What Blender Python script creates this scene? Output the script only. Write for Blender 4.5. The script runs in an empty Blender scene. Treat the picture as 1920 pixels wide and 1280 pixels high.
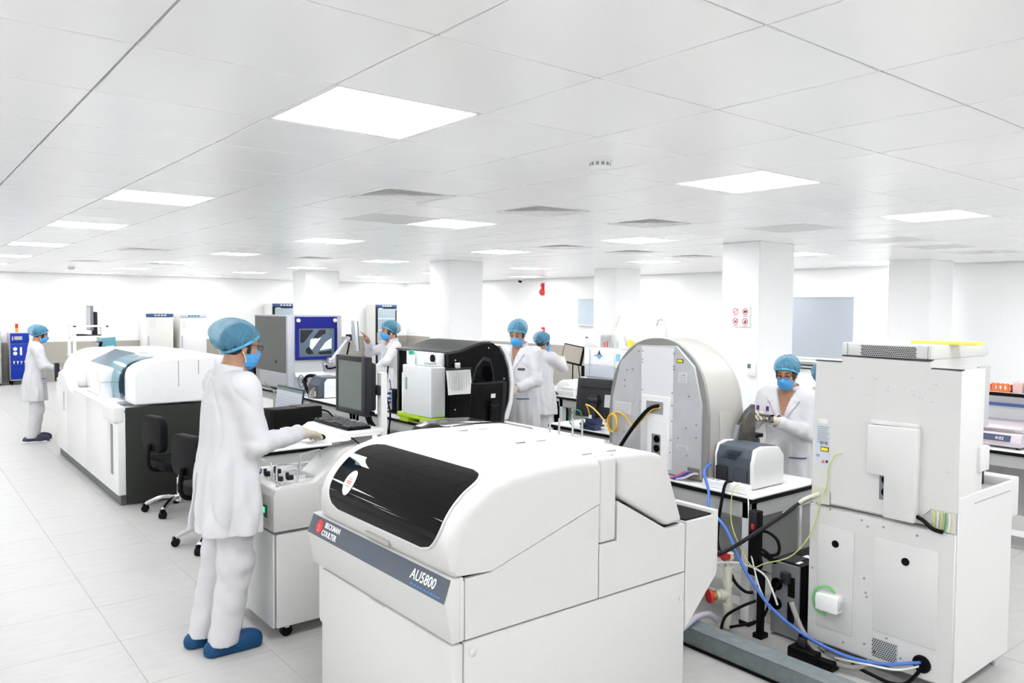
import bpy, bmesh, math, random
import numpy as np
from mathutils import Matrix, Vector

sc = bpy.context.scene
# ------------------------------------------------------------ camera, world, exposure
CAMH = 1.81
def camera_axes(yaw, pit, rol):
    c, s = math.cos(yaw), math.sin(yaw)
    fw = Vector((-s * math.cos(pit), c * math.cos(pit), math.sin(pit)))
    r = Vector((c, s, 0)); d = fw.cross(r)
    cr, sr = math.cos(rol), math.sin(rol)
    return cr * r + sr * d, -sr * r + cr * d, fw
_r, _d, _f = camera_axes(-.6746, -.0432, -.0082)
cam_data = bpy.data.cameras.new('camera')
cam_data.sensor_width = 36; cam_data.lens = 1466.4 / 1920 * 36
cam_data.clip_start = .05; cam_data.clip_end = 200
cam = bpy.data.objects.new('camera', cam_data); sc.collection.objects.link(cam)
cam.matrix_world = Matrix(((_r.x, -_d.x, -_f.x, 0), (_r.y, -_d.y, -_f.y, 0), (_r.z, -_d.z, -_f.z, CAMH), (0, 0, 0, 1)))
sc.camera = cam

world = bpy.data.worlds.new('world'); sc.world = world; world.use_nodes = True
world.node_tree.nodes['Background'].inputs[0].default_value = (1, 1, 1, 1)
world.node_tree.nodes['Background'].inputs[1].default_value = .3
sc.view_settings.view_transform = 'Standard'; sc.view_settings.look = 'None'
sc.view_settings.gamma = 1; sc.view_settings.use_curve_mapping = False
sc.view_settings.exposure = 1.5
PANEL_STRENGTH = 9.2
sc.cycles.max_bounces = 10; sc.cycles.diffuse_bounces = 7; sc.cycles.adaptive_threshold = .02; sc.cycles.glossy_bounces = 4
sc.cycles.transparent_max_bounces = 12; sc.cycles.transmission_bounces = 6
sc.cycles.sample_clamp_indirect = 6
sc.cycles.caustics_reflective = False; sc.cycles.caustics_refractive = False

# ------------------------------------------------------------ materials
MATS = {}
def mat(name, col, rough=.5, metal=0, noise=.01, nscale=30, bump=0, bscale=60, alpha=1, emis=0, coat=0, trans=0, spec=.5, sub=0):
    if name in MATS: return MATS[name]
    m = bpy.data.materials.new(name); m.use_nodes = True
    nt = m.node_tree; b = nt.nodes['Principled BSDF']
    c = (*col, 1)
    b.inputs['Roughness'].default_value = rough; b.inputs['Metallic'].default_value = metal
    b.inputs['Specular IOR Level'].default_value = spec
    b.inputs['Alpha'].default_value = alpha
    if coat: b.inputs['Coat Weight'].default_value = coat; b.inputs['Coat Roughness'].default_value = .05
    if trans: b.inputs['Transmission Weight'].default_value = trans
    if sub:
        b.inputs['Subsurface Weight'].default_value = sub
        b.inputs['Subsurface Radius'].default_value = (.01, .005, .003)
    if emis:
        b.inputs['Emission Color'].default_value = c; b.inputs['Emission Strength'].default_value = emis
    tc = nt.nodes.new('ShaderNodeTexCoord')
    n = nt.nodes.new('ShaderNodeTexNoise'); n.inputs['Scale'].default_value = nscale; n.inputs['Detail'].default_value = 4
    nt.links.new(tc.outputs['Object'], n.inputs['Vector'])
    r = nt.nodes.new('ShaderNodeValToRGB')
    lo = [max(0, x * (1 - noise)) for x in col]; hi = [min(1, x * (1 + noise)) for x in col]
    r.color_ramp.elements[0].color = (*lo, 1); r.color_ramp.elements[1].color = (*hi, 1)
    r.color_ramp.elements[0].position = .3; r.color_ramp.elements[1].position = .7
    nt.links.new(n.outputs['Fac'], r.inputs['Fac']); nt.links.new(r.outputs['Color'], b.inputs['Base Color'])
    if bump:
        n2 = nt.nodes.new('ShaderNodeTexNoise'); n2.inputs['Scale'].default_value = bscale; n2.inputs['Detail'].default_value = 3
        nt.links.new(tc.outputs['Object'], n2.inputs['Vector'])
        bp = nt.nodes.new('ShaderNodeBump'); bp.inputs['Strength'].default_value = bump; bp.inputs['Distance'].default_value = .01
        nt.links.new(n2.outputs['Fac'], bp.inputs['Height']); nt.links.new(bp.outputs['Normal'], b.inputs['Normal'])
    MATS[name] = m
    return m

white = mat('white_enamel', (.76, .757, .745), .38)
warmwhite = mat('warm_white_plastic', (.60, .593, .578), .42)
purewhite = mat('bright_white_plastic', (.85, .85, .855), .35)
palegrey = mat('pale_grey_plastic', (.48, .49, .50), .45)
midgrey = mat('mid_grey_plastic', (.20, .21, .225), .5)
slate = mat('slate_grey_plastic', (.05, .058, .07), .45, spec=.3)
stripegrey = mat('stripe_grey', (.085, .10, .125), .5, spec=.3)
silver = mat('silver_metal', (.66, .67, .69), .38, .6, bump=.03, bscale=300)
brushed = mat('brushed_sheet_metal', (.50, .51, .53), .45, .25, noise=.04, nscale=8)
darkmetal = mat('dark_sheet_metal', (.028, .030, .026), .55, spec=.3)
greymetal = mat('grey_textured_panel', (.135, .135, .128), .6, noise=.1, nscale=250)
chrome = mat('chrome', (.75, .75, .76), .12, 1)
black = mat('black_plastic', (.003, .003, .0035), .45, spec=.12)
blackmatte = mat('black_matte', (.004, .004, .0045), .6, spec=.12)
softblack = mat('charcoal_plastic', (.022, .022, .027), .5, spec=.25)
blackglass = mat('smoked_black_glass', (.002, .002, .0025), .02, spec=.13)
tealglass = mat('tinted_blue_window', (.16, .38, .47), .05, alpha=.55, coat=.4)
tealdark = mat('blue_grey_window', (.045, .12, .18), .2, spec=.3)
smoke = mat('smoked_clear_plastic', (.05, .045, .035), .06, alpha=.75)
clear = mat('clear_plastic', (.85, .88, .9), .06, alpha=.3)
blue = mat('royal_blue_panel', (.008, .012, .19), .4, spec=.25)
unitblue = mat('blue_painted_panel', (.006, .035, .36), .45, spec=.25)
cableblue = mat('blue_cable_jacket', (.06, .17, .58), .45)
cableyel = mat('yellow_fibre_jacket', (.75, .45, .03), .45)
cablegreen = mat('green_cable_jacket', (.06, .30, .12), .45)
cablewhite = mat('white_cable_jacket', (.72, .72, .70), .45)
cableyg = mat('yellow_green_earth_wire', (.55, .60, .18), .45)
lime = mat('lime_green_plastic', (.48, .68, .01), .45)
red = mat('red_plastic', (.58, .02, .02), .4)
orange = mat('orange_plastic', (.75, .13, .02), .4)
yellow = mat('yellow_card', (.86, .75, .16), .6)
purple = mat('purple_cap', (.08, .01, .14), .4)
greenled = mat('green_led', (.05, .6, .2), .4, emis=.8)
cream = mat('cream_pipe', (.68, .66, .56), .45)
pinkgrey = mat('pinkish_grey_shell', (.56, .50, .53), .4)
beigebody = mat('beige_grey_shell', (.40, .385, .36), .4)
paper = mat('paper', (.80, .80, .79), .8)
steel = mat('galvanised_channel', (.19, .225, .235), .55, .2, noise=.12, nscale=20)
screen_off = mat('grey_screen', (.115, .135, .12), .3, noise=.06, nscale=6)
screen_lap = mat('laptop_screen', (.40, .42, .46), .35, emis=.05)
screen_tan = mat('tan_screen', (.36, .31, .26), .35)
inkred = mat('red_print', (.62, .04, .035), .6)
inkdark = mat('dark_print', (.03, .035, .05), .6)
inkgrey = mat('grey_print', (.30, .31, .33), .6)
inkblue = mat('blue_print', (.03, .13, .42), .6)
inkwhite = mat('white_print', (.85, .85, .85), .5)
benchtop = mat('bench_laminate', (.80, .805, .81), .3)
benchpanel = mat('bench_panel', (.50, .51, .50), .5)
wallwhite = mat('wall_paint', (.92, .92, .92), .7)
wallgrey = mat('column_paint', (.90, .90, .905), .7)
wainscot_m = mat('beige_wall_tile', (.40, .375, .33), .45, noise=.02)
blind_m = mat('grey_blind', (.40, .435, .475), .7)
blind_pale = mat('pale_blind', (.60, .68, .76), .7)
gap_m = mat('floor_grout_grey', (.36, .36, .36), .8)  # grey of the grout bed between the floor tiles
ceil_m = mat('ceiling_metal_tile', (.96, .96, .96), .24, noise=.003, nscale=3, spec=.5)
vent_m = mat('vent_enamel', (.93, .93, .92), .4)
ceil_gap_m = mat('ceiling_joint_grey', (.22, .22, .22), .8)
light_frame_m = mat('light_frame_white', (.88, .88, .88), .35)
panel_light = mat('lit_diffuser', (.955, .978, 1), .5, noise=0, emis=PANEL_STRENGTH)
vinyl = mat('black_vinyl', (.003, .0033, .0045), .55, spec=.12)

def floor_material():
    m = bpy.data.materials.new('floor_porcelain'); m.use_nodes = True
    nt = m.node_tree; b = nt.nodes['Principled BSDF']; b.inputs['Roughness'].default_value = .42; b.inputs['Specular IOR Level'].default_value = .35
    g = nt.nodes.new('ShaderNodeNewGeometry')
    mp = nt.nodes.new('ShaderNodeMapping'); mp.inputs['Scale'].default_value = (2.2, 9, 1)
    nt.links.new(g.outputs['Position'], mp.inputs['Vector'])
    n = nt.nodes.new('ShaderNodeTexNoise'); n.inputs['Scale'].default_value = 3; n.inputs['Detail'].default_value = 8
    nt.links.new(mp.outputs['Vector'], n.inputs['Vector'])
    n3 = nt.nodes.new('ShaderNodeTexNoise'); n3.inputs['Scale'].default_value = 260; n3.inputs['Detail'].default_value = 2
    nt.links.new(g.outputs['Position'], n3.inputs['Vector'])
    mx = nt.nodes.new('ShaderNodeMath'); mx.operation = 'ADD'
    nt.links.new(n.outputs['Fac'], mx.inputs[0]); nt.links.new(n3.outputs['Fac'], mx.inputs[1])
    r = nt.nodes.new('ShaderNodeValToRGB')
    r.color_ramp.elements[0].position = .35; r.color_ramp.elements[1].position = .75
    mh = nt.nodes.new('ShaderNodeMath'); mh.operation = 'MULTIPLY'; mh.inputs[1].default_value = .5
    nt.links.new(mx.outputs[0], mh.inputs[0]); nt.links.new(mh.outputs[0], r.inputs['Fac'])
    r.color_ramp.elements[0].color = (.43, .424, .41, 1); r.color_ramp.elements[1].color = (.51, .503, .488, 1)
    nt.links.new(r.outputs['Color'], b.inputs['Base Color'])
    return m
floor_m = floor_material()

# ------------------------------------------------------------ mesh helpers
class B:
    """collects verts and faces of one part, world (or thing-local) metres"""
    def __init__(s): s.v = []; s.f = []
    def add(s, v, f):
        o = len(s.v); s.v += [tuple(p) for p in v]; s.f += [tuple(i + o for i in q) for q in f]; return s
    def bm(s, bm, M=None):
        if M is not None: bmesh.ops.transform(bm, matrix=M, verts=bm.verts)
        bm.verts.index_update()
        s.add([v.co[:] for v in bm.verts], [[v.index for v in f.verts] for f in bm.faces]); bm.free(); return s
    def box(s, x0, x1, y0, y1, z0, z1, bev=0, seg=2, M=None):
        bm = bmesh.new()
        bmesh.ops.create_cube(bm, size=1)
        for v in bm.verts:
            v.co = Vector(((x0 + x1) / 2 + v.co.x * (x1 - x0), (y0 + y1) / 2 + v.co.y * (y1 - y0), (z0 + z1) / 2 + v.co.z * (z1 - z0)))
        if bev: bmesh.ops.bevel(bm, geom=bm.edges[:], offset=min(bev, .49 * min(abs(x1 - x0), abs(y1 - y0), abs(z1 - z0))), segments=seg, profile=.5, affect='EDGES')
        return s.bm(bm, M)
    def prism(s, poly, axis, a0, a1, bev=0, seg=2, M=None):
        """poly in the two other axes: 'x' -> (y,z), 'y' -> (x,z), 'z' -> (x,y)"""
        def P(p, a): return {'x': (a, p[0], p[1]), 'y': (p[0], a, p[1]), 'z': (p[0], p[1], a)}[axis]
        bm = bmesh.new(); n = len(poly)
        A = [bm.verts.new(P(p, a0)) for p in poly]; C = [bm.verts.new(P(p, a1)) for p in poly]
        bm.faces.new(A); bm.faces.new(C[::-1])
        for i in range(n): bm.faces.new((A[i], C[i], C[(i + 1) % n], A[(i + 1) % n]))
        bmesh.ops.recalc_face_normals(bm, faces=bm.faces[:])
        if bev: bmesh.ops.bevel(bm, geom=bm.edges[:], offset=bev, segments=seg, profile=.5, affect='EDGES', clamp_overlap=True)
        return s.bm(bm, M)
    def cyl(s, p0, p1, r, r2=None, seg=20, cap=True):
        p0, p1 = Vector(p0), Vector(p1); r2 = r if r2 is None else r2
        d = (p1 - p0).normalized(); a = d.orthogonal().normalized(); b = d.cross(a)
        v = []; f = []
        for i in range(seg):
            t = 2 * math.pi * i / seg; o = a * math.cos(t) + b * math.sin(t)
            v += [p0 + o * r, p1 + o * r2]
        for i in range(seg):
            j = (i + 1) % seg; f.append((2 * i, 2 * j, 2 * j + 1, 2 * i + 1))
        if cap: f.append(tuple(2 * i for i in range(seg))[::-1]); f.append(tuple(2 * i + 1 for i in range(seg)))
        return s.add(v, f)
    def lathe(s, prof, c=(0, 0, 0), axis=(0, 0, 1), seg=24):
        """prof: list of (radius, height along axis)"""
        d = Vector(axis).normalized(); a = d.orthogonal().normalized(); b = d.cross(a); c = Vector(c)
        v = []; f = []; n = len(prof)
        for i in range(seg):
            t = 2 * math.pi * i / seg; o = a * math.cos(t) + b * math.sin(t)
            v += [c + o * max(r, 1e-4) + d * h for r, h in prof]
        for i in range(seg):
            j = (i + 1) % seg
            for k in range(n - 1): f.append((i * n + k, j * n + k, j * n + k + 1, i * n + k + 1))
        f.append(tuple(i * n for i in range(seg))[::-1]); f.append(tuple(i * n + n - 1 for i in range(seg)))
        return s.add(v, f)
    def tube(s, pts, r, seg=8, smooth=True, closed=False, sub=6):
        P = [Vector(p) for p in pts]
        if smooth and len(P) > 2: P = catmull(P, sub, closed)
        n = len(P); v = []; f = []; up = None
        for i, p in enumerate(P):
            t = (P[(i + 1) % n] - P[i - 1]) if closed else (P[min(i + 1, n - 1)] - P[max(i - 1, 0)])
            t = t.normalized() if t.length > 1e-9 else Vector((0, 0, 1))
            if up is None: up = t.orthogonal().normalized()
            up = (up - t * up.dot(t)); up = up.normalized() if up.length > 1e-6 else t.orthogonal().normalized()
            w = t.cross(up)
            for k in range(seg):
                a = 2 * math.pi * k / seg; v.append(p + (up * math.cos(a) + w * math.sin(a)) * r)
        for i in range(n if closed else n - 1):
            j = (i + 1) % n
            for k in range(seg): f.append((i * seg + k, j * seg + k, j * seg + (k + 1) % seg, i * seg + (k + 1) % seg)[::-1])
        if not closed: f.append(tuple(range(seg))); f.append(tuple((n - 1) * seg + k for k in range(seg))[::-1])
        return s.add(v, f)
    def loft(s, secs, cap=True, flip=False):
        """secs: equally long lists of 3D points"""
        n = len(secs[0]); v = [p for q in secs for p in q]; f = []
        for i in range(len(secs) - 1):
            for k in range(n):
                q = (i * n + k, i * n + (k + 1) % n, (i + 1) * n + (k + 1) % n, (i + 1) * n + k)
                f.append(q[::-1] if flip else q)
        if cap:
            a = tuple(range(n)); b = tuple((len(secs) - 1) * n + k for k in range(n))
            f += [a if flip else a[::-1], b[::-1] if flip else b]
        return s.add(v, f)
    def grid(s, rows, flip=False):
        n = len(rows[0]); f = []
        for i in range(len(rows) - 1):
            for k in range(n - 1):
                q = (i * n + k, i * n + k + 1, (i + 1) * n + k + 1, (i + 1) * n + k); f.append(q[::-1] if flip else q)
        return s.add([p for r in rows for p in r], f)

def catmull(P, sub=6, closed=False):
    out = []; n = len(P)
    for i in range(n if closed else n - 1):
        p0 = P[i - 1] if (closed or i > 0) else P[0]; p1 = P[i]; p2 = P[(i + 1) % n]
        p3 = P[(i + 2) % n] if (closed or i + 2 < n) else P[-1]
        for k in range(sub):
            t = k / sub
            out.append(.5 * ((2 * p1) + (p2 - p0) * t + (2 * p0 - 5 * p1 + 4 * p2 - p3) * t * t + (3 * p1 - p0 - 3 * p2 + p3) * t ** 3))
    if not closed: out.append(P[-1])
    return out

COL = sc.collection
def make_mesh(name, v, f, m, angle=38):
    me = bpy.data.meshes.new(name); me.from_pydata(v, [], f); me.update()
    bmm = bmesh.new(); bmm.from_mesh(me); bmesh.ops.recalc_face_normals(bmm, faces=bmm.faces[:]) if len(f) < 60000 else None
    bmm.to_mesh(me); bmm.free()
    me.shade_smooth(); me.set_sharp_from_angle(angle=math.radians(angle)) if angle < 180 else None
    me.materials.append(m)
    return me
def tag(o, label, cat, group=None, kind=None):
    if label: o['label'] = label
    if cat: o['category'] = cat
    if group: o['group'] = group
    if kind: o['kind'] = kind
    return o
class Thing:
    """an Empty at the thing's base; parts are written in world metres (or local when rot is given)"""
    def __init__(s, name, label, cat, loc, rotz=None, group=None):
        s.o = bpy.data.objects.new(name, None); COL.objects.link(s.o); s.o.empty_display_size = .1
        s.o.location = loc; tag(s.o, label, cat, group)
        s.off = Vector(loc) if rotz is None else Vector((0, 0, 0))
        if rotz is not None: s.o.rotation_euler = (0, 0, rotz)
    def part(s, name, b, m, parent=None, label=None, angle=38):
        v = [(p[0] - s.off.x, p[1] - s.off.y, p[2] - s.off.z) for p in b.v]
        o = bpy.data.objects.new(name, make_mesh(name, v, b.f, m, angle)); COL.objects.link(o)
        o.parent = parent or s.o
        if label: o['label'] = label
        return o
    def text(s, name, body, size, pos, right, up, m, parent=None, align='LEFT', ext=.0006, sx=1, shear=0, bold=0):
        cu = bpy.data.curves.new('t', 'FONT'); cu.body = body; cu.size = size; cu.extrude = ext; cu.align_x = align; cu.shear = shear; cu.offset = bold
        cu.resolution_u = 2
        t = bpy.data.objects.new('t', cu); COL.objects.link(t)
        dg = bpy.context.evaluated_depsgraph_get(); me = bpy.data.meshes.new_from_object(t.evaluated_get(dg))
        bpy.data.objects.remove(t); bpy.data.curves.remove(cu)
        r, u = Vector(right).normalized(), Vector(up).normalized(); n = r.cross(u); p = Vector(pos) - s.off
        M = Matrix(((r.x * sx, u.x, n.x, p.x), (r.y * sx, u.y, n.y, p.y), (r.z * sx, u.z, n.z, p.z), (0, 0, 0, 1)))
        me.transform(M); me.materials.clear(); me.materials.append(m)
        o = bpy.data.objects.new(name, me); COL.objects.link(o); o.parent = parent or s.o
        return o
def single(name, b, m, label, cat, group=None, angle=38):
    """a thing that is one mesh; origin at its base centre"""
    xs, ys, zs = zip(*b.v); c = ((min(xs) + max(xs)) / 2, (min(ys) + max(ys)) / 2, min(zs))
    o = bpy.data.objects.new(name, make_mesh(name, [(p[0] - c[0], p[1] - c[1], p[2] - c[2]) for p in b.v], b.f, m, angle))
    o.location = c; COL.objects.link(o); return tag(o, label, cat, group)
def struct(name, b, m, parent=None, angle=38):
    o = bpy.data.objects.new(name, make_mesh(name, b.v, b.f, m, angle)); COL.objects.link(o)
    if parent: o.parent = parent
    else: o['kind'] = 'structure'
    return o
def copy_tree(o, parent=None):
    c = o.copy(); COL.objects.link(c); c.parent = parent
    for ch in list(o.children): copy_tree(ch, c)
    return c
def arc(cx, cy, r, a0, a1, n):
    return [(cx + r * math.cos(math.radians(a0 + (a1 - a0) * i / n)), cy + r * math.sin(math.radians(a0 + (a1 - a0) * i / n))) for i in range(n + 1)]
def rrect(x0, x1, y0, y1, r, n=5):
    return arc(x1 - r, y1 - r, r, 0, 90, n) + arc(x0 + r, y1 - r, r, 90, 180, n) + arc(x0 + r, y0 + r, r, 180, 270, n) + arc(x1 - r, y0 + r, r, 270, 360, n)
# ============================================================ THE ROOM
CEIL = 2.53; TX0, TY0 = 1.9288 * .6, 2.9613 * .6          # ceiling grid node
RX0, RX1, RY0, RY1 = -7.2, 12.6, -7.0, 21.0
random.seed(4)
fx, fy, fz = _f.x, _f.y, _f.z
def in_view(x, y, z, pad=0):
    p = Vector((x, y, z - CAMH)); d = p.dot(_f)
    if d < .2: return None
    u = 960 + 1466.4 * p.dot(_r) / d; v = 640 + 1466.4 * p.dot(_d) / d
    return d if (-pad < u < 1920 + pad and -pad < v < 1280 + pad) else None

# floor: porcelain tiles on a grout bed
fl = struct('floor', B().box(RX0, RX1, RY0, RY1, -.06, -.002), gap_m)
FX0, FY0 = .945, 4.54
tb = B().box(-.2985, .2985, -.2985, .2985, -.012, 0, .0012, 1)
tile_me = make_mesh('floor_tile', tb.v, tb.f, floor_m)
spots = []; rest = B()
for i in range(int((RX0 - FX0) / .6) - 1, int((RX1 - FX0) / .6) + 2):
    for j in range(int((RY0 - FY0) / .6) - 1, int((RY1 - FY0) / .6) + 2):
        x, y = FX0 + .3 + .6 * i, FY0 + .3 + .6 * j
        if x < RX0 + .3 or x > RX1 - .3 or y < RY0 + .3 or y > RY1 - .3: continue
        d = in_view(x, y, 0, 120); spots.append((d if d else 1e3, x, y))
spots.sort()
for k, (d, x, y) in enumerate(spots):
    if k < 300 and d < 900:
        o = bpy.data.objects.new('floor_tile', tile_me); COL.objects.link(o); o.location = (x, y, 0); o.parent = fl
    else: rest.box(x - .2985, x + .2985, y - .2985, y + .2985, -.012, 0)
o = bpy.data.objects.new('floor_tiling', make_mesh('floor_tiling', rest.v, rest.f, floor_m)); COL.objects.link(o); o.parent = fl; o['kind'] = 'stuff'

# walls with the beige lower band
W = .15
wl = struct('wall_left', B().box(RX0 - W, RX1 + W, RY1, RY1 + W, 0, CEIL + .3), wallwhite)
struct('wall_back', B().box(RX1, RX1 + W, RY0, RY1, 0, CEIL + .3), wallwhite)
struct('wall_near', B().box(RX0 - W, RX1 + W, RY0 - W, RY0, 0, CEIL + .3), wallwhite)
struct('wall_entry', B().box(RX0 - W, RX0, RY0, RY1, 0, CEIL + .3), wallwhite)
trim = struct('trim_1', B().box(RX0, RX1, RY1 - .012, RY1, .905, .925), wainscot_m)
n = 24
for i in range(n):
    x = RX0 + (RX1 - RX0) * i / n; w = (RX1 - RX0) / n
    for (z0, z1) in ((.003, .452), (.456, .904)):
        struct('wall_tile', B().box(x + .002, x + w - .002, RY1 - .010, RY1, z0, z1, .001, 1), wainscot_m, trim)
trim2 = struct('trim_2', B().box(RX1 - .012, RX1, 8.2, RY1, .905, .925), wainscot_m)
n = 14
for i in range(n):
    y = 8.2 + (RY1 - .02 - 8.2) * i / n; w = (RY1 - .02 - 8.2) / n
    for (z0, z1) in ((.003, .452), (.456, .904)):
        struct('wall_tile', B().box(RX1 - .010, RX1, y + .002, y + w - .002, z0, z1, .001, 1), wainscot_m, trim2)
# columns
for k, (x0, x1, y0, y1) in enumerate(((7.15, 7.80, 4.80, 5.27), (6.74, 7.36, 9.95, 10.53), (6.62, 7.35, 14.95, 15.6), (10.15, 10.8, 9.75, 10.3), (11.3, 12.05, 4.87, 5.45))):
    struct('wall_column_%d' % (k + 1), B().box(x0, x1, y0, y1, 0, CEIL, .006, 1), wallgrey)

# ceiling: metal clip-in tiles under a grey void
ce = struct('ceiling', B().box(RX0, RX1, RY0, RY1, CEIL + .03, CEIL + .1), ceil_gap_m)
LI = (-16, -12, -8, -4, 0, 4, 8, 13, 17); LJ = (-13, -8, -3, 1, 6, 10, 15, 20, 25, 30)
LIGHTS = {(i, j) for i in LI for j in LJ}
VENTS = [(2, 4), (4, 4), (6, 4), (8, 8), (10, 8), (12, 8), (2, 15), (4, 15), (6, 15), (2, 21), (4, 21)]
GREY = [(3, 6), (8, 3), (11, 3), (13, 3), (15, 3)]
tb = B().box(-.2962, .2962, -.2962, .2962, 0, .02, .002, 1)
ctile_me = make_mesh('ceiling_tile', tb.v, tb.f, ceil_m)
gtile_m = mat('grey_ceiling_tile', (.66, .66, .64), .3)
gtile_me = make_mesh('grey_ceiling_tile', tb.v, tb.f, gtile_m)
spots = []; rest = B()
for i in range(-15, 21):
    for j in range(-15, 34):
        x, y = TX0 + .6 * i + .3, TY0 + .6 * j + .3
        if x < RX0 + .2 or x > RX1 - .2 or y < RY0 + .2 or y > RY1 - .2: continue
        if (i, j) in LIGHTS or (i, j) in VENTS: continue
        d = in_view(x, y, CEIL, 250); spots.append((d if d else 1e3, x, y, (i, j)))
spots.sort()
for k, (d, x, y, ij) in enumerate(spots):
    if k < 300 and d < 900:
        o = bpy.data.objects.new('ceiling_tile', gtile_me if ij in GREY else ctile_me); COL.objects.link(o); o.location = (x, y, CEIL); o.parent = ce
    else: rest.box(x - .2962, x + .2962, y - .2962, y + .2962, CEIL, CEIL + .02)
o = bpy.data.objects.new('ceiling_tiling', make_mesh('ceiling_tiling', rest.v, rest.f, ceil_m)); COL.objects.link(o); o.parent = ce; o['kind'] = 'stuff'

# ceiling lights
LORD = {-3: 'zeroth', 1: 'first', 6: 'second', 10: 'third', 15: 'fourth', 20: 'fifth', 25: 'sixth', 30: 'last'}
LROW = {0: 'leftmost row', 4: 'second row from left', 8: 'middle row', 13: 'fourth row from left', 17: 'rightmost row'}
def light_label(i, j, x, y):
    if i in LROW and j in LORD and j > 0: return 'flat square LED ceiling light, %s from the front in the %s' % (LORD[j], LROW[i]), None
    return 'square LED ceiling light outside the picture behind the camera', 'ceiling lights outside the picture'
LL = {(0, 1): 'largest square ceiling light, above the man in front', (4, 1): 'square ceiling light in front of the big column with the sign',
      (8, 1): 'square ceiling light right of the big column', (0, 6): 'bright square ceiling light left of the front man',
      (4, 6): 'square ceiling light beside the plain grey ceiling tile', (0, 10): 'second ceiling light in the leftmost row', (8, 6): 'square ceiling light just left of the big column',
      (13, 1): 'ceiling light cut by the right picture edge'}
fb = B()
for a in (0, 1):
    for sgn in (-1, 1):
        fb.box(*((-.297, .297, sgn * .289 - .008, sgn * .289 + .008) if a else (sgn * .289 - .008, sgn * .289 + .008, -.281, .281)), 0, .02, .001, 1)
lf_me = make_mesh('frame', fb.v, fb.f, light_frame_m)
db = B().box(-.281, .281, -.281, .281, .004, .016)
ld_me = make_mesh('diffuser', db.v, db.f, panel_light)
for (i, j) in sorted(LIGHTS):
    x, y = TX0 + .6 * i + .3, TY0 + .6 * j + .3
    if x < RX0 + .3 or x > RX1 - .3 or y < RY0 + .3 or y > RY1 - .3: continue
    lab, grp = (LL[(i, j)], None) if (i, j) in LL else light_label(i, j, x, y)
    t = Thing('ceiling_light', lab, 'ceiling light', (x, y, CEIL), 0, grp)
    for nm, me in (('frame', lf_me), ('diffuser', ld_me)):
        o = bpy.data.objects.new(nm, me); COL.objects.link(o); o.parent = t.o
# square air diffusers with concentric louvres
VL = {(2, 4): 'nearest louvred ceiling vent, left of the others', (4, 4): 'louvred ceiling vent in the middle of the front three', (6, 4): 'louvred ceiling vent, right of the front three',
      (8, 8): 'flat louvred ceiling vent between the two middle columns, leftmost of its row', (10, 8): 'flat louvred ceiling vent between the two middle columns, second of its row', (12, 8): 'flat louvred ceiling vent just left of the big column top',
      (2, 15): 'far left louvred ceiling vent above the blue water unit side', (4, 15): 'far louvred ceiling vent above the front man, second of its row', (6, 15): 'far louvred ceiling vent by the far column, third of its row',
      (2, 21): 'thin farthest louvred ceiling vent at left', (4, 21): 'thin farthest louvred ceiling vent, right of its pair'}
for (i, j) in VENTS:
    x, y = TX0 + .6 * i + .3, TY0 + .6 * j + .3
    t = Thing('ceiling_vent', VL.get((i, j), 'far square louvred air vent in the ceiling'), 'vent', (x, y, CEIL), 0, None if (i, j) in VL else 'far ceiling vents')
    t.part('backing', B().box(-.297, .297, -.297, .297, .014, .017), vent_m)
    fr = B()
    for a in (0, 1):
        for sgn in (-1, 1):
            fr.box(*((-.297, .297, sgn * .277 - .02, sgn * .277 + .02) if a else (sgn * .277 - .02, sgn * .277 + .02, -.257, .257)), 0, .02, .001, 1)
    t.part('frame', fr, ceil_m)
    for k in range(5):
        r = .245 - .045 * k; q = B()
        for sx, sy in ((1, 0), (-1, 0), (0, 1), (0, -1)):
            a = Vector((sx, sy, 0)); b = Vector((-sy, sx, 0))
            p = [a * r + b * r, a * r - b * r, a * (r - .035) - b * (r - .035), a * (r - .035) + b * (r - .035)]
            q.add([(p[0].x, p[0].y, .001), (p[1].x, p[1].y, .001), (p[2].x, p[2].y, .011), (p[3].x, p[3].y, .011)], [(0, 1, 2, 3)])
        t.part('louvre', q, vent_m)
# smoke detectors
def smoke_detector(x, y, label):
    t = Thing('smoke_detector', label, 'smoke detector', (x, y, CEIL))
    z = CEIL
    t.part('base', B().lathe([(.062, z), (.062, z - .018), (.055, z - .022)], (x, y, 0)), purewhite)
    t.part('sensor_head', B().lathe([(.05, z - .02), (.05, z - .045), (.04, z - .06), (.02, z - .063)], (x, y, 0)), purewhite)
    q = B()
    for k in range(12):
        a = k * math.pi / 6
        q.box(-.0505, -.046, -.008, .008, z - .042, z - .026, M=Matrix.Translation((x, y, 0)) @ Matrix.Rotation(a, 4, 'Z'))
    t.part('slot_ring', q, inkgrey)
smoke_detector(TX0 + .6 * 2.54, TY0 + .6 * 1.52, 'round white smoke detector on the ceiling near the front light')
smoke_detector(TX0 + .6 * 2.75, TY0 + .6 * 25.6, 'tiny far smoke detector by the left wall ceiling')
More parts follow.
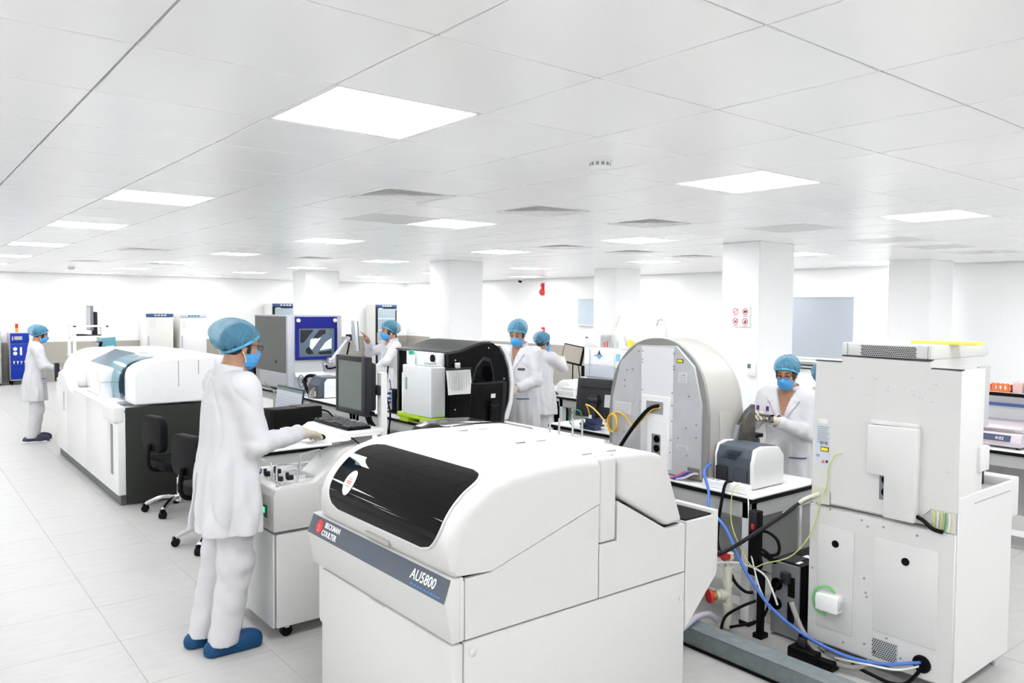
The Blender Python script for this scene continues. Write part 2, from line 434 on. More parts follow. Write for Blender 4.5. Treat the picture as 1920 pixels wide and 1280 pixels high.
# blinds / windows
def blind(n, y0, y1, z0, z1, m, xw=RX1 - .012):
    o = struct('window_%d' % n, B().box(xw - .02, xw, y0 - .03, y1 + .03, z0 - .03, z1 + .02), light_frame_m)
    struct('blind_fabric', B().box(xw - .04, xw - .03, y0, y1, z0, z1 - .05), m, o)
    struct('blind_cassette', B().box(xw - .06, xw - .02, y0 - .02, y1 + .02, z1 - .05, z1 + .02, .006), light_frame_m, o)
    struct('blind_bottom_bar', B().box(xw - .045, xw - .025, y0, y1, z0 - .015, z0 + .01, .004), light_frame_m, o)
blind(1, 6.62, 7.75, .98, 2.08, blind_m)
for z in (.84, .78): struct('window_rail', B().box(RX1 - .05, RX1 - .03, 6.5, 7.8, z, z + .018), black, bpy.data.objects['window_1'])
struct('window_sill', B().box(RX1 - .10, RX1, 6.5, 7.85, .91, .945, .004), light_frame_m, bpy.data.objects['window_1'])
blind(2, 12.5, 13.25, 1.42, 2.06, blind_pale)
# fire bell, beacon, call point, camera on the far wall
t = Thing('fire_alarm_bell', 'round red fire alarm bell with small beacon high on far wall', 'alarm bell', (12.58, 14.55, 2.2))
t.part('gong', B().lathe([(.02, 0), (.085, .005), (.08, .04), (.04, .06), (.01, .062)], (12.585, 14.55, 2.20), (-1, 0, 0)), red)
t.part('beacon', B().lathe([(.05, 0), (.05, .04), (.03, .06), (.01, .065)], (12.585, 14.53, 2.36), (-1, 0, 0)), red)
t.part('bracket', B().box(12.585, 12.6, 14.5, 14.6, 2.12, 2.42), red)
t = Thing('fire_call_point', 'small red break-glass call point on far wall', 'call point', (12.58, 14.52, 1.2))
t.part('housing', B().box(12.57, 12.6, 14.47, 14.57, 1.20, 1.34, .008), red)
t.part('button', B().lathe([(.025, 0), (.02, .012)], (12.57, 14.52, 1.26), (-1, 0, 0)), inkwhite)
t = Thing('dome_camera', 'dark little security camera under the far ceiling', 'camera', (12.4, 15.2, 2.46))
t.part('mount', B().lathe([(.06, 2.53), (.055, 2.49)], (12.4, 15.2, 0)), purewhite)
t.part('dome', B().lathe([(.05, 2.49), (.045, 2.455), (.02, 2.435)], (12.4, 15.2, 0)), black)
# prohibition sign and thermostat on the big column
t = Thing('prohibition_sign', 'white sign board with four red no-entry pictograms on big column', 'sign', (7.14, 5.02, 1.62))
XS = 7.15
t.part('board', B().box(XS - .012, XS, 4.895, 5.135, 1.622, 1.852, .002, 1), purewhite)
for (cy, cz, kind) in ((5.075, 1.79, 0), (4.955, 1.788, 1), (5.075, 1.685, 2), (4.955, 1.683, 3)):
    ring = B().tube([(XS - .0135, cy + .031 * math.cos(a), cz + .031 * math.sin(a)) for a in [k * math.pi / 12 for k in range(24)]], .0035, 6, False, True)
    g = t.part('ban_ring', ring, inkred)
    a = .022
    t.part('ban_slash', B().box(XS - .015, XS - .012, -.0025, .0025, -.03, .03, M=Matrix.Translation((0, cy, cz)) @ Matrix.Rotation(math.radians(45), 4, 'X')), inkred, g)
    if kind == 1: t.part('pictogram', B().box(XS - .0135, XS - .012, cy - .018, cy + .018, cz - .012, cz + .012, .003).cyl((XS - .014, cy, cz), (XS - .012, cy, cz), .008), inkdark, g)
    if kind == 2: t.part('pictogram', B().prism([(cy + .018, cz + .012), (cy + .006, cz - .012), (cy - .016, cz - .014), (cy - .012, cz + .002), (cy + .004, cz + .004)], 'x', XS - .0135, XS - .012), inkdark, g)
    if kind == 3: t.part('pictogram', B().prism([(cy + .012, cz - .018), (cy - .014, cz - .018), (cy - .012, cz + .004), (cy, cz + .018), (cy + .008, cz + .004)], 'x', XS - .0135, XS - .012), inkdark, g)
    for q in range(2): t.part('caption', B().box(XS - .0132, XS - .012, cy - .034 + .006 * q, cy + .034 - .006 * q, cz - .046 - .009 * q, cz - .042 - .009 * q), inkgrey, g)
t = Thing('thermostat', 'white wall thermostat with grey-green display on big column', 'thermostat', (7.14, 4.87, 1.1))
t.part('housing', B().box(7.125, 7.15, 4.82, 4.915, 1.11, 1.25, .006), purewhite)
t.part('display', B().box(7.122, 7.126, 4.865, 4.905, 1.19, 1.235), mat('thermostat_display', (.12, .22, .19), .3))
# ============================================================ FRONT CHEMISTRY ANALYSER
t = Thing('chemistry_analyzer', 'large white front analyser with curved smoked black window and grey name stripe', 'analyzer', (2.1, 2.75, 0))
YA, YB = 2.19, 3.225
t.part('chassis', B().box(1.56, 2.73, YA + .012, YB, .05, .86).box(2.0, 2.5, YA + .02, YB, .86, 1.0), darkmetal)
# lower cladding
t.part('lower_side_panel', B().box(1.548, 2.742, YA - .002, YA + .02, .04, .643, .004), warmwhite)
for (x, z) in ((1.585, .60), (2.72, .535)):
    t.part('screw_cap', B().lathe([(.016, 0), (.016, .003), (.012, .006), (.002, .007)], (x, YA - .001, z), (0, -1, 0)), warmwhite)
t.part('front_door', B().box(1.497, 1.545, YA - .002, YB, .035, .640, .008), warmwhite)
t.part('door_latch', B().box(1.4955, 1.500, 2.66, 2.78, .634, .640, .001, 1), palegrey)
t.part('left_filler', B().box(1.515, 2.6, YB + .004, 3.31, .36, .80, .03, 3), warmwhite)
# upper side cladding pieces, with joints between
t.part('side_panel', B().prism([(1.552, .649), (2.204, .649), (2.204, 1.028), (1.664, .868), (1.552, .866)], 'y', YA, YA + .02, .002, 1), warmwhite)
t.part('centre_strip', B().box(2.209, 2.303, YA + .001, YB, .868, 1.212, .012, 3), warmwhite)
t.part('side_panel', B().prism([(2.209, .649), (2.742, .649), (2.742, .862), (2.612, .862), (2.309, 1.028), (2.309, .864), (2.209, .864)], 'y', YA, YA + .02, .002, 1), warmwhite)
t.part('front_corner_post', B().box(1.528, 1.548, YA - .002, YA + .02, .652, .862, .003), warmwhite)
t.part('rear_panel', B().box(2.735, 2.75, YA + .02, YB, .05, .86), warmwhite)
# front prow under the lid
prow = t.part('front_prow', B().prism([(1.545, .875), (1.498, .875), (1.470, .795), (1.498, .648), (1.545, .648)], 'y', YA, 3.31, .004, 2), warmwhite)
def stripe_pt(y, k, o=0): return (1.498 - .028 * k - .0035 - o, y, .872 - .078 * k)
st = t.part('name_stripe', B().grid([[stripe_pt(3.30, k) for k in (.0, 1)], [stripe_pt(YA + .006, k) for k in (.0, 1)]]).grid([[stripe_pt(3.30, k, -.004) for k in (.0, 1)], [stripe_pt(YA + .006, k, -.004) for k in (.0, 1)]]), stripegrey)
up = (.028, 0, .078); rt = (0, -1, 0)
emb = t.part('red_emblem', B().lathe([(.030, 0), (.030, .0015)], stripe_pt(3.205, .48, .0003), Vector(rt).cross(Vector(up))), mat('emblem_red', (.55, .02, .02), .4), st)
t.text('emblem_swirl', 'S', .042, stripe_pt(3.216, .72, .0022), rt, up, mat('emblem_pale_red', (.75, .25, .22), .4), emb)
t.text('lettering', 'BECKMAN', .033, stripe_pt(3.158, .40, .001), rt, up, inkwhite, st, sx=.92, bold=.0007)
t.text('lettering', 'COULTER', .033, stripe_pt(3.172, .82, .001), rt, up, inkwhite, st, sx=.95, bold=.0007)
t.text('model_lettering', 'AU5800', .054, stripe_pt(2.435, .64, .001), rt, up, inkwhite, st, sx=.9, shear=.15, bold=.0005)
bl = B()
for k in range(9):
    y = 2.42 - .022 * k
    bl.grid([[stripe_pt(y, .80 + .012 * (k % 3), .001), stripe_pt(y, .88, .001)], [stripe_pt(y - .016, .80 + .012 * (k % 2), .001), stripe_pt(y - .016, .88, .001)]])
t.part('model_underline', bl, mat('stripe_blue', (.03, .20, .55), .5), st)
# curved lid: profile in x,z swept along y, edges rolled at both ends
prof = [(1.512, .877), (1.496, .90), (1.486, .95), (1.490, 1.0), (1.510, 1.05), (1.545, 1.10), (1.60, 1.148), (1.67, 1.183), (1.76, 1.206), (1.87, 1.219), (2.0, 1.223), (2.10, 1.221), (2.203, 1.215), (2.203, 1.034), (1.664, .873)]
ctr = Vector((1.92, 1.02))
def inset(d):
    out = []
    for i, (x, z) in enumerate(prof):
        if i >= 12: out.append((x, z - (d if i == 12 else 0))); continue
        a, b = Vector(prof[max(i - 1, 0)]), Vector(prof[min(i + 1, 12)]); tn = (b - a).normalized(); nrm = Vector((tn.y, -tn.x))
        w = 1 if i > 1 else .3
        out.append((x + nrm.x * d * w, z + nrm.y * d * w))
    return out
rr = .042; secs = []
for y, d in [(YA - .003 + rr * (1 - math.cos(a)), rr * (1 - math.sin(a))) for a in [math.radians(q) for q in (0, 20, 40, 60, 75, 90)]] + [(3.235 - rr * (1 - math.cos(a)), rr * (1 - math.sin(a))) for a in [math.radians(q) for q in (90, 75, 60, 40, 20, 0)]]:
    secs.append([(x, y, z) for x, z in inset(d)])
lid = t.part('lid', B().loft(secs), warmwhite, angle=30)
# window following the lid curve
crv = catmull([Vector((x, 0, z)) for x, z in prof[1:11]], 6)
L = [0]
for a, b in zip(crv, crv[1:]): L.append(L[-1] + (b - a).length)
def lidpt(s, y, off):
    s = max(0, min(L[-1] - 1e-6, s)); i = max(k for k in range(len(L)) if L[k] <= s); i = min(i, len(crv) - 2)
    u = (s - L[i]) / (L[i + 1] - L[i]); p = crv[i].lerp(crv[i + 1], u); tn = (crv[i + 1] - crv[i]).normalized()
    return (p.x - tn.z * off, y, p.z + tn.x * off)
def lid_patch(s0, s1, y0, y1, r, off, ns=26, ny=20):
    rows = []
    for i in range(ns + 1):
        s = s0 + (s1 - s0) * i / ns; e = max(0, r - (s - s0), r - (s1 - s)); sh = r - math.sqrt(max(0, r * r - e * e))
        rows.append([lidpt(s, y0 + sh + (y1 - y0 - 2 * sh) * k / ny, off) for k in range(ny + 1)])
    return rows
S0 = .05; S1 = .415
rim = lid_patch(S0 - .006, S1 + .004, 2.262, 3.142, .105, .0022)
t.part('window_frame', B().grid(rim), softblack, lid, angle=180)
win = t.part('smoked_window', B().grid(lid_patch(S0, S1, 2.27, 3.132, .10, .0045)), blackglass, lid, angle=180)
ring = [Vector(p) for p in ([r[0] for r in rim] + rim[-1][1:] + [r[-1] for r in rim[::-1]][1:] + rim[0][::-1][1:-1])]
t.part('window_trim', B().tube(ring, .0055, 6, False, True), warmwhite, lid)
# sticker
sy, ss = 2.985, .172
disc = []
for k in range(32):
    a = k * math.pi / 16; disc.append(lidpt(ss + .055 * math.sin(a), sy + .040 * math.cos(a), .0062))
stk = t.part('round_sticker', B().add(disc + [lidpt(ss, sy, .0066)], [(k, (k + 1) % 32, 32) for k in range(32)]), paper, win)
for k, (ds, hw, m) in enumerate(((.020, .010, inkgrey), (.012, .016, inkgrey), (.002, .022, inkred), (-.006, .018, inkred), (-.018, .016, inkgrey), (-.028, .004, inkgrey))):
    t.part('sticker_print', B().grid([[lidpt(ss + ds, sy - hw, .008), lidpt(ss + ds, sy + hw, .008)], [lidpt(ss + ds + .004, sy - hw, .008), lidpt(ss + ds + .004, sy + hw, .008)]]), m, stk)
t.part('lid_handle_recess', B().box(1.4885, 1.5, 2.61, 2.80, .888, .908, .002, 1), mat('recess_beige', (.42, .41, .37), .5), lid)
t.part('rear_lid', B().prism([(2.314, 1.042), (2.314, 1.216), (2.50, 1.207), (2.575, 1.19), (2.612, 1.15), (2.724, .876), (2.616, .872)], 'y', YA - .003, 3.235, .022, 4), warmwhite)
t.part('lid_bridge', B().box(2.19, 2.33, YA + .04, 3.2, 1.18, 1.216, .003, 1), warmwhite)
for (x, y, z) in ((2.13, 2.63, 1.222), (2.25, 2.63, 1.217), (2.19, 2.275, 1.218), (2.33, 2.275, 1.217), (2.12, 3.05, 1.222), (2.24, 3.05, 1.217)):
    t.part('hinge_slot', B().box(x, x + .05, y - .004, y + .004, z - .004, z + .0012), inkgrey)
# rear annex with the dark top recess and sloping underside
an = t.part('rear_annex', B().prism([(2.752, .385), (2.772, .40), (2.975, .59), (2.975, .868), (2.752, .868)], 'y', YA, 3.2, .004, 1), warmwhite)
t.part('annex_top_plate', B().box(2.76, 2.945, YA + .015, 3.1, .866, .874), blackmatte, an)
t.part('annex_rim', B().box(2.945, 2.978, YA - .002, 3.2, .60, .89, .006), warmwhite, an)
t.part('plinth', B().box(1.6, 2.7, YA + .05, YB - .05, 0, .05), blackmatte)

# ---------------------------------------------------------- second module behind it
t = Thing('reagent_module', 'second white analyser unit with small dark lid behind the front analyser', 'analyzer', (2.85, 3.85, 0))
t.part('cabinet', B().box(2.44, 3.10, 3.36, 4.08, .05, .96, .01), warmwhite)
t.part('deck', B().box(2.43, 3.11, 3.345, 4.09, .96, 1.0, .008), purewhite)
p2 = [(2.45, 1.0), (2.45, 1.06), (2.48, 1.10), (2.54, 1.125), (2.70, 1.13), (2.9, 1.12), (2.9, 1.0)]
t.part('smoked_lid', B().prism(p2, 'y', 3.42, 3.74, .01, 2), mat('smoked_lid_black', (.006, .006, .007), .15, spec=.25))
t.part('raised_cover', B().prism([(2.9, 1.0), (2.9, 1.06), (3.0, 1.06), (3.09, 1.0)], 'y', 3.42, 4.05, .01, 2), purewhite)
t.part('smoked_lid', B().prism([(x, z - .01) for x, z in p2], 'y', 3.78, 4.05, .01, 2), mat('smoked_lid_black', (0, 0, 0)))
t.part('plinth', B().box(2.5, 3.04, 3.42, 4.02, 0, .05), blackmatte)
t = Thing('reagent_carousel', 'round silver carousel cover behind the front analyser', 'carousel', (3.45, 3.72, 0))
t.part('pedestal', B().lathe([(.22, 0), (.22, .88)], (3.45, 3.74, 0), seg=32), warmwhite)
t.part('disc_cover', B().lathe([(.30, .88), (.31, .90), (.305, .925), (.24, .945), (.1, .955), (.01, .956)], (3.45, 3.74, 0), seg=48), silver)
t.part('window_sector', B().prism([(3.45 + .2 * math.cos(a), 3.74 + .2 * math.sin(a)) for a in [math.radians(q) for q in range(150, 231, 10)]] + [(3.40, 3.74)], 'z', .948, .958), tealglass)
for k, (x, y) in enumerate(((3.52, 3.98), (3.56, 3.93), (3.62, 3.86), (3.68, 3.83))):
    t.part('rack_post', B().cyl((x, y, .9), (x, y, 1.06), .007), silver)

# ============================================================ SAMPLE FEEDER beside the front man
t = Thing('sample_feeder', 'low white sample feeder unit with green power button and chrome wire rails', 'feeder', (1.9, 4.3, 0))
t.part('cabinet', B().box(1.605, 2.32, 4.012, 4.62, .07, .585, .012), warmwhite)
t.part('front_door', B().box(1.585, 1.60, 4.015, 4.615, .075, .59, .006), mat('feeder_door_grey', (.58, .585, .58), .4))
body = t.part('upper_body', B().prism([(1.585, .60), (1.585, .79), (1.60, .825), (1.63, .842), (1.82, .842), (1.90, .90), (1.985, .99), (2.05, 1.01), (2.33, 1.01), (2.33, .60)], 'y', 4.0, 4.06, .006, 2), warmwhite)
t.part('front_rail', B().prism([(1.585, .60), (1.585, .79), (1.60, .825), (1.63, .842), (1.70, .842), (1.70, .60)], 'y', 4.06, 4.62, .006, 2), warmwhite)
t.part('deck', B().box(1.70, 2.33, 4.06, 4.62, .78, .805), palegrey)
t.part('end_wall', B().box(1.70, 2.33, 4.57, 4.62, .60, .835, .004), warmwhite)
t.part('sloped_housing', B().prism([(1.86, .805), (1.86, .86), (1.985, .965), (2.05, .985), (2.33, .985), (2.33, .805)], 'y', 4.065, 4.28, .008, 2), mat('feeder_pale_grey', (.58, .58, .57), .42))
t.part('side_cladding', B().box(1.83, 2.33, 3.996, 4.01, .60, .83, .002, 1), warmwhite)
for y in (4.12, 4.22, 4.32, 4.42, 4.5):
    t.part('lane_rail', B().box(1.71, 2.3, y - .006, y + .006, .805, .842, .002, 1), purewhite)
pb = t.part('power_button', B().box(1.578, 1.587, 4.085, 4.165, .665, .735, .003), mat('switch_dark_green', (.02, .10, .05), .3))
t.part('lamp', B().box(1.574, 1.579, 4.105, 4.135, .69, .72, .002), greenled, pb)
def wire_hoop(t, p0, p1, h, r=.006):
    p0, p1 = Vector(p0), Vector(p1); u = Vector((0, 0, h)); e = (p1 - p0) * .12
    t.part('wire_rail', B().tube([p0, p0 + u * .85, p0 + u + e, p1 + u - e, p1 + u * .85, p1], r, 8, True, False, 5), chrome)
wire_hoop(t, (1.64, 4.09, .842), (1.74, 4.05, .842), .10)
wire_hoop(t, (1.63, 4.36, .842), (1.66, 4.22, .842), .10)
wire_hoop(t, (1.83, 4.22, .81), (1.95, 4.21, .83), .15)
for (x, y) in ((1.66, 4.13), (1.72, 4.13), (1.66, 4.30), (1.73, 4.33)):
    t.part('rack_clip', B().box(x, x + .035, y, y + .03, .842, .868, .004).box(x - .005, x + .01, y + .005, y + .025, .85, .885, .003), softblack)
t.part('rack_insert', B().box(1.62, 1.70, 4.035, 4.058, .842, .850).box(1.63, 1.64, 4.03, 4.06, .85, .862).box(1.66, 1.67, 4.03, 4.06, .85, .858), silver)
for (x, y) in ((1.68, 4.07), (1.68, 4.56), (2.26, 4.07), (2.26, 4.56)):
    cw = t.part('caster', B().cyl((x, y - .014, .032), (x, y + .014, .032), .032), blackmatte)
    t.part('caster_fork', B().box(x - .012, x + .012, y - .02, y + .02, .05, .072), silver, cw)

# ============================================================ LEFT WALK-UP ANALYSER
t = Thing('immunoassay_analyzer', 'long white analyser with dark grey end panel and blue-tinted curved windows', 'analyzer', (2.0, 9.2, 0))
XF, YN, YF = 1.585, 7.61, 10.80
t.part('plinth', B().box(XF + .03, 2.42, YN + .03, YF - .02, 0, .10), mat('plinth_grey', (.10, .105, .11), .5))
t.part('chassis', B().box(XF + .02, 2.44, YN + .02, YF - .01, .10, .86), palegrey)
for (y0, y1) in ((YN, 7.98), (7.985, 9.0), (9.005, 10.1), (10.105, YF)):
    d = t.part('front_door', B().box(XF, XF + .02, y0, y1, .10, .86 if y0 > 7.7 else .745, .004), white)
    if y0 < 7.7: t.part('vent_strip', B().box(XF - .003, XF + .001, 7.78, 7.87, .26, .72, .001, 1), midgrey, d)
    elif y0 > 10: t.part('pull_handle', B().box(XF - .003, XF + .001, 10.25, 10.32, .58, .80, .001, 1), palegrey, d)
t.part('end_panel', B().box(XF + .07, 2.44, YN - .012, YN + .012, .02, .885, .003, 1), darkmetal)
t.part('corner_post', B().box(XF + .003, XF + .066, YN - .012, YN + .02, .10, .84, .004), white)
t.part('front_corner_cover', B().box(XF - .035, XF + .06, YN - .02, 8.05, .75, .905, .022, 3), white)
deck = t.part('deck', B().box(XF - .02, 2.0, 8.03, 9.6, .86, .90, .012), purewhite)
t.part('deck_tray', B().box(XF + .02, 1.80, 8.15, 8.9, .90, .912, .004).cyl((XF + .08, 7.95, .90), (XF + .08, 7.95, .915), .05), white, deck)
t.part('tray_handle', B().tube([(XF + .03, 8.95, .915), (XF + .0, 8.9, .935), (XF + .0, 8.6, .935), (XF + .03, 8.55, .915)], .008), silver, deck)
# near cover with rounded top, along y 7.62..8.0, profile in x z
pn = [(1.73, .90), (1.73, 1.16), (1.75, 1.215), (1.80, 1.255), (1.90, 1.29), (2.05, 1.315), (2.25, 1.325), (2.44, 1.32), (2.44, .90)]
t.part('end_cover', B().prism(pn, 'y', YN, 7.98, .02, 4), purewhite)
for x in (2.11, 2.29):
    t.part('cover_joint', B().box(x, x + .006, YN - .002, YN + .002, 1.05 if x < 2.2 else 1.16, 1.29), inkgrey)
# tinted curved window between the covers
wp = catmull([Vector(p) for p in ((1.70, 0, .92), (1.68, 0, 1.05), (1.70, 0, 1.17), (1.78, 0, 1.26), (1.95, 0, 1.315), (2.12, 0, 1.335))], 5)
t.part('tinted_window', B().grid([[(p.x, 7.99, p.z) for p in wp], [(p.x, 8.3, p.z) for p in wp], [(p.x, 8.55, p.z) for p in wp]]).grid([[(p.x + .004, 7.99, p.z - .004) for p in wp], [(p.x + .004, 8.55, p.z - .004) for p in wp]], True), tealglass, angle=180)
t.part('window_side', B().prism([(p.x, p.z) for p in wp] + [(2.12, .92)], 'y', 8.548, 8.553), tealglass)
t.part('inner_mechanism', B().box(2.0, 2.4, 8.0, 8.53, .92, 1.25, .01), mat('mechanism_grey', (.35, .42, .45), .5))
t.part('robot_arm', B().box(1.80, 1.84, 8.3, 8.36, .92, 1.18).box(1.78, 2.0, 8.28, 8.38, 1.14, 1.19, .005).box(1.86, 1.88, 8.5, 8.52, .95, 1.2), midgrey)
t.part('inner_panel', B().prism([(1.80, .92), (1.80, 1.10), (1.95, 1.22), (2.1, 1.22), (2.1, .92)], 'y', 8.08, 8.12), purewhite)
t.part('loading_post', B().box(1.60, 1.70, 8.30, 8.46, .90, 1.06, .01).box(1.585, 1.71, 8.28, 8.50, 1.06, 1.20, .02, 3), purewhite)
t.part('top_cover', B().prism([(1.95, 1.25), (2.0, 1.32), (2.15, 1.342), (2.44, 1.34), (2.44, .9), (2.1, .9)], 'y', 7.985, 8.555, .015, 3), purewhite)
t.part('top_hatch', B().box(2.12, 2.30, 8.05, 8.5, 1.340, 1.345), palegrey)
t.part('middle_cover', B().prism([(1.72, .9), (1.72, 1.15), (1.76, 1.17), (2.02, 1.302), (2.15, 1.33), (2.44, 1.33), (2.44, .9)], 'y', 8.56, 9.78, .012, 3), purewhite)
t.part('blue_window', B().prism([(1.768, 1.172), (1.766, 1.180), (2.016, 1.308), (2.02, 1.300)], 'y', 8.62, 9.72), tealdark)
arch = [(1.62, .88)] + [(1.94 - .32 * math.cos(math.radians(a)), .98 + .31 * math.sin(math.radians(a))) for a in range(0, 91, 10)] + [(2.44, 1.29), (2.44, .88)]
t.part('arched_end_cover', B().prism(arch, 'y', 9.79, 10.62, .025, 4), purewhite)
t.part('swoop_panel', B().prism([(9.6, .84), (9.7, .90), (9.95, 1.03), (10.25, 1.06), (10.45, 1.0), (10.5, .86)], 'x', XF - .03, XF + .06, .018, 3), purewhite)
t.part('swoop_trim', B().prism([(9.72, .88), (9.97, 1.01), (10.23, 1.04), (10.35, 1.02), (10.2, 1.0), (9.98, .97), (9.8, .88)], 'x', XF - .045, XF - .02, .006, 2), white)
t.part('touch_handle', B().box(XF - .02, XF + .03, 10.72, 10.82, .99, 1.10, .01).cyl((XF, 10.77, .88), (XF, 10.77, 1.0), .02), softblack)
t.part('far_ledge', B().box(XF, 2.2, 10.62, YF, .86, .93, .01), purewhite)
t.part('rear_hood', B().prism([(2.05, .9), (2.05, 1.34), (2.35, 1.35), (2.62, 1.31), (2.66, .9)], 'y', 7.7, 9.4, .03, 3), purewhite)

# ============================================================ LAB BENCHES
def bench(label, x0, x1, y0, y1, group=None, z=.75, doors=False, name='lab_bench', edge_dark=True):
    t = Thing(name, label, 'bench', ((x0 + x1) / 2, (y0 + y1) / 2, 0), group=group)
    t.part('worktop', B().box(x0 + .006, x1 - .006, y0 + .006, y1 - .006, z - .012, z, .003, 1), benchtop)
    t.part('edge_band', B().box(x0, x1, y0, y1, z - .034, z - .010, .003, 1), blackmatte)
    t.part('apron', B().box(x0 + .03, x1 - .03, y0 + .03, y1 - .03, z - .13, z - .034), benchpanel)
    for x in (x0 + .03, x1 - .09):
        for y in (y0 + .03, y1 - .10):
            lg = t.part('leg', B().box(x, x + .06, y, y + .06, .02, z - .034, .004, 1), purewhite)
            t.part('foot', B().box(x - .003, x + .063, y - .003, y + .063, 0, .025), blackmatte, lg)
    t.part('back_panel', B().box(x1 - .12, x1 - .10, y0 + .1, y1 - .1, .12, z - .034), benchpanel)
    t.part('shelf_rail', B().box(x0 + .04, x0 + .07, y0 + .09, y1 - .1, .10, .14), purewhite)
    if doors:
        n = max(1, int(round((y1 - y0 - .2) / .5))); w = (y1 - y0 - .2) / n
        for k in range(n):
            if doors == 'some' and k % 2: continue
            a = y0 + .1 + k * w
            c = t.part('cabinet', B().box(x0 + .05, x1 - .15, a, a + w - .01, .08, z - .04), blackmatte)
            for (z0, z1) in ((.60, .70), (.36, .58), (.09, .34)):
                d = t.part('drawer_front', B().box(x0 + .03, x0 + .052, a + .012, a + w - .022, z0, z1, .004, 1), purewhite, c)
    return t
bench('bench carrying the big domed analyser and the grey printer', 3.78, 4.53, 2.55, 4.40)
bench('bench under the black domed analyser and lime green base', 3.78, 4.53, 4.42, 7.4)
bench('bench carrying the blue-doored analyser', 3.78, 4.6, 7.42, 11.4)
bench('white table with black edge right beside the front man', 2.0, 3.15, 5.52, 6.42)
bench('white table carrying the laptop behind the front man', 2.32, 3.15, 6.44, 7.40)
bench('back bench with white drawers and black frames left of big column', 6.66, 7.10, 5.45, 8.6, doors='some')
bench('back bench right of the big column holding the centrifuge', 6.66, 7.45, 1.0, 4.65)
# worktop reagent shelf on the right back bench
t = Thing('reagent_shelf', 'raised bench shelf with black edge on the right back bench', 'shelf', (7.05, 2.4, .75))
t.part('back_board', B().box(7.18, 7.20, 1.1, 3.0, .75, 1.14), purewhite)
t.part('shelf_board', B().box(6.92, 7.22, 1.1, 3.0, 1.145, 1.165, .002, 1), benchtop)
t.part('shelf_edge', B().box(6.912, 6.922, 1.1, 3.0, 1.14, 1.168), blackmatte)
t.part('blue_rail', B().box(7.165, 7.18, 1.1, 3.0, 1.035, 1.06), mat('pale_blue_rail', (.12, .22, .55), .4))
for y in (1.12, 2.93): t.part('upright', B().box(6.95, 7.2, y, y + .03, .75, 1.145), purewhite)
# ============================================================ RIGHT FLOOR-STANDING ANALYSER (rear side seen)
t = Thing('coagulation_analyzer', 'tall cream-white analyser seen from behind at right with perforated top vent', 'analyzer', (4.15, 1.85, 0))
xf = 3.8
rw = mat('rear_white_enamel', (.655, .65, .637), .42)
t.part('lower_cabinet', B().box(xf + .012, 4.50, 1.50, 2.205, .06, .785, .006), rw)
t.part('rear_plate', B().box(xf, xf + .012, 1.49, 2.212, .07, .785, .003, 1), rw)
for (y0, y1, z0, z1) in ((1.965, 2.160, .155, .692), (1.558, 1.860, .226, .692)):
    d = t.part('access_door', B().box(xf - .006, xf + .002, y0, y1, z0, z1, .004, 2), rw)
    cy = 2.063 if y0 > 1.9 else 1.708
    t.part('lock', B().lathe([(.019, 0), (.019, .004), (.012, .006), (.002, .002)], (xf - .005, cy, .608), (-1, 0, 0)), blackmatte, d)
t.part('fan_grille', B().box(xf - .003, xf + .001, 1.735, 1.86, .095, .19), palegrey)
hb = B()
for i in range(11):
    for j in range(9):
        y = 1.742 + .011 * i + (.0055 if j % 2 else 0); z = .10 + .0102 * j
        if y < 1.858: hb.cyl((xf - .0042, y, z), (xf - .002, y, z), .0034, seg=6)
o = t.part('grille_hole', hb, blackmatte); o['kind'] = 'stuff'
t.part('cable_gland', B().lathe([(.042, 0), (.042, .006), (.032, .008), (.03, .001), (.002, .001)], (xf - .002, 1.62, .14), (-1, 0, 0), 28), black)
for (y, z) in ((2.19, .45), (1.93, .76), (1.90, .40), (1.91, .47), (1.895, .38), (1.79, .205), (1.85, .12), (1.90, .14), (2.01, .11), (1.72, .13), (1.66, .745), (1.82, .75), (1.90, .735), (2.1, .78)):
    t.part('screw', B().cyl((xf - .003, y, z), (xf + .001, y, z), .006, seg=8), inkgrey)
ad = t.part('adapter_box', B().box(xf - .07, xf - .004, 2.015, 2.13, .265, .35, .004), purewhite)
t.part('adapter_clip', B().box(xf - .055, xf - .02, 2.006, 2.016, .285, .33, .002, 1), silver, ad)
# side box with the sample tray
t.part('side_cladding', B().box(xf + .012, 4.46, 1.484, 1.50, .07, .955, .003, 1), rw)
t.part('tray_box', B().box(4.46, 4.56, 1.49, 2.2, .76, .96, .008), rw)
t.part('tray_floor', B().box(4.12, 4.46, 1.505, 2.2, .785, .87), black)
for k in range(9): t.part('tube_slot', B().box(4.14 + .03 * k, 4.16 + .03 * k, 1.52, 1.60, .87, .925, .003, 1), palegrey)
t.part('tray_back', B().box(4.10, 4.46, 1.62, 1.66, .87, .99, .003), black)
t.part('side_slot', B().box(3.98, 4.42, 1.4825, 1.485, .905, .909), inkgrey)
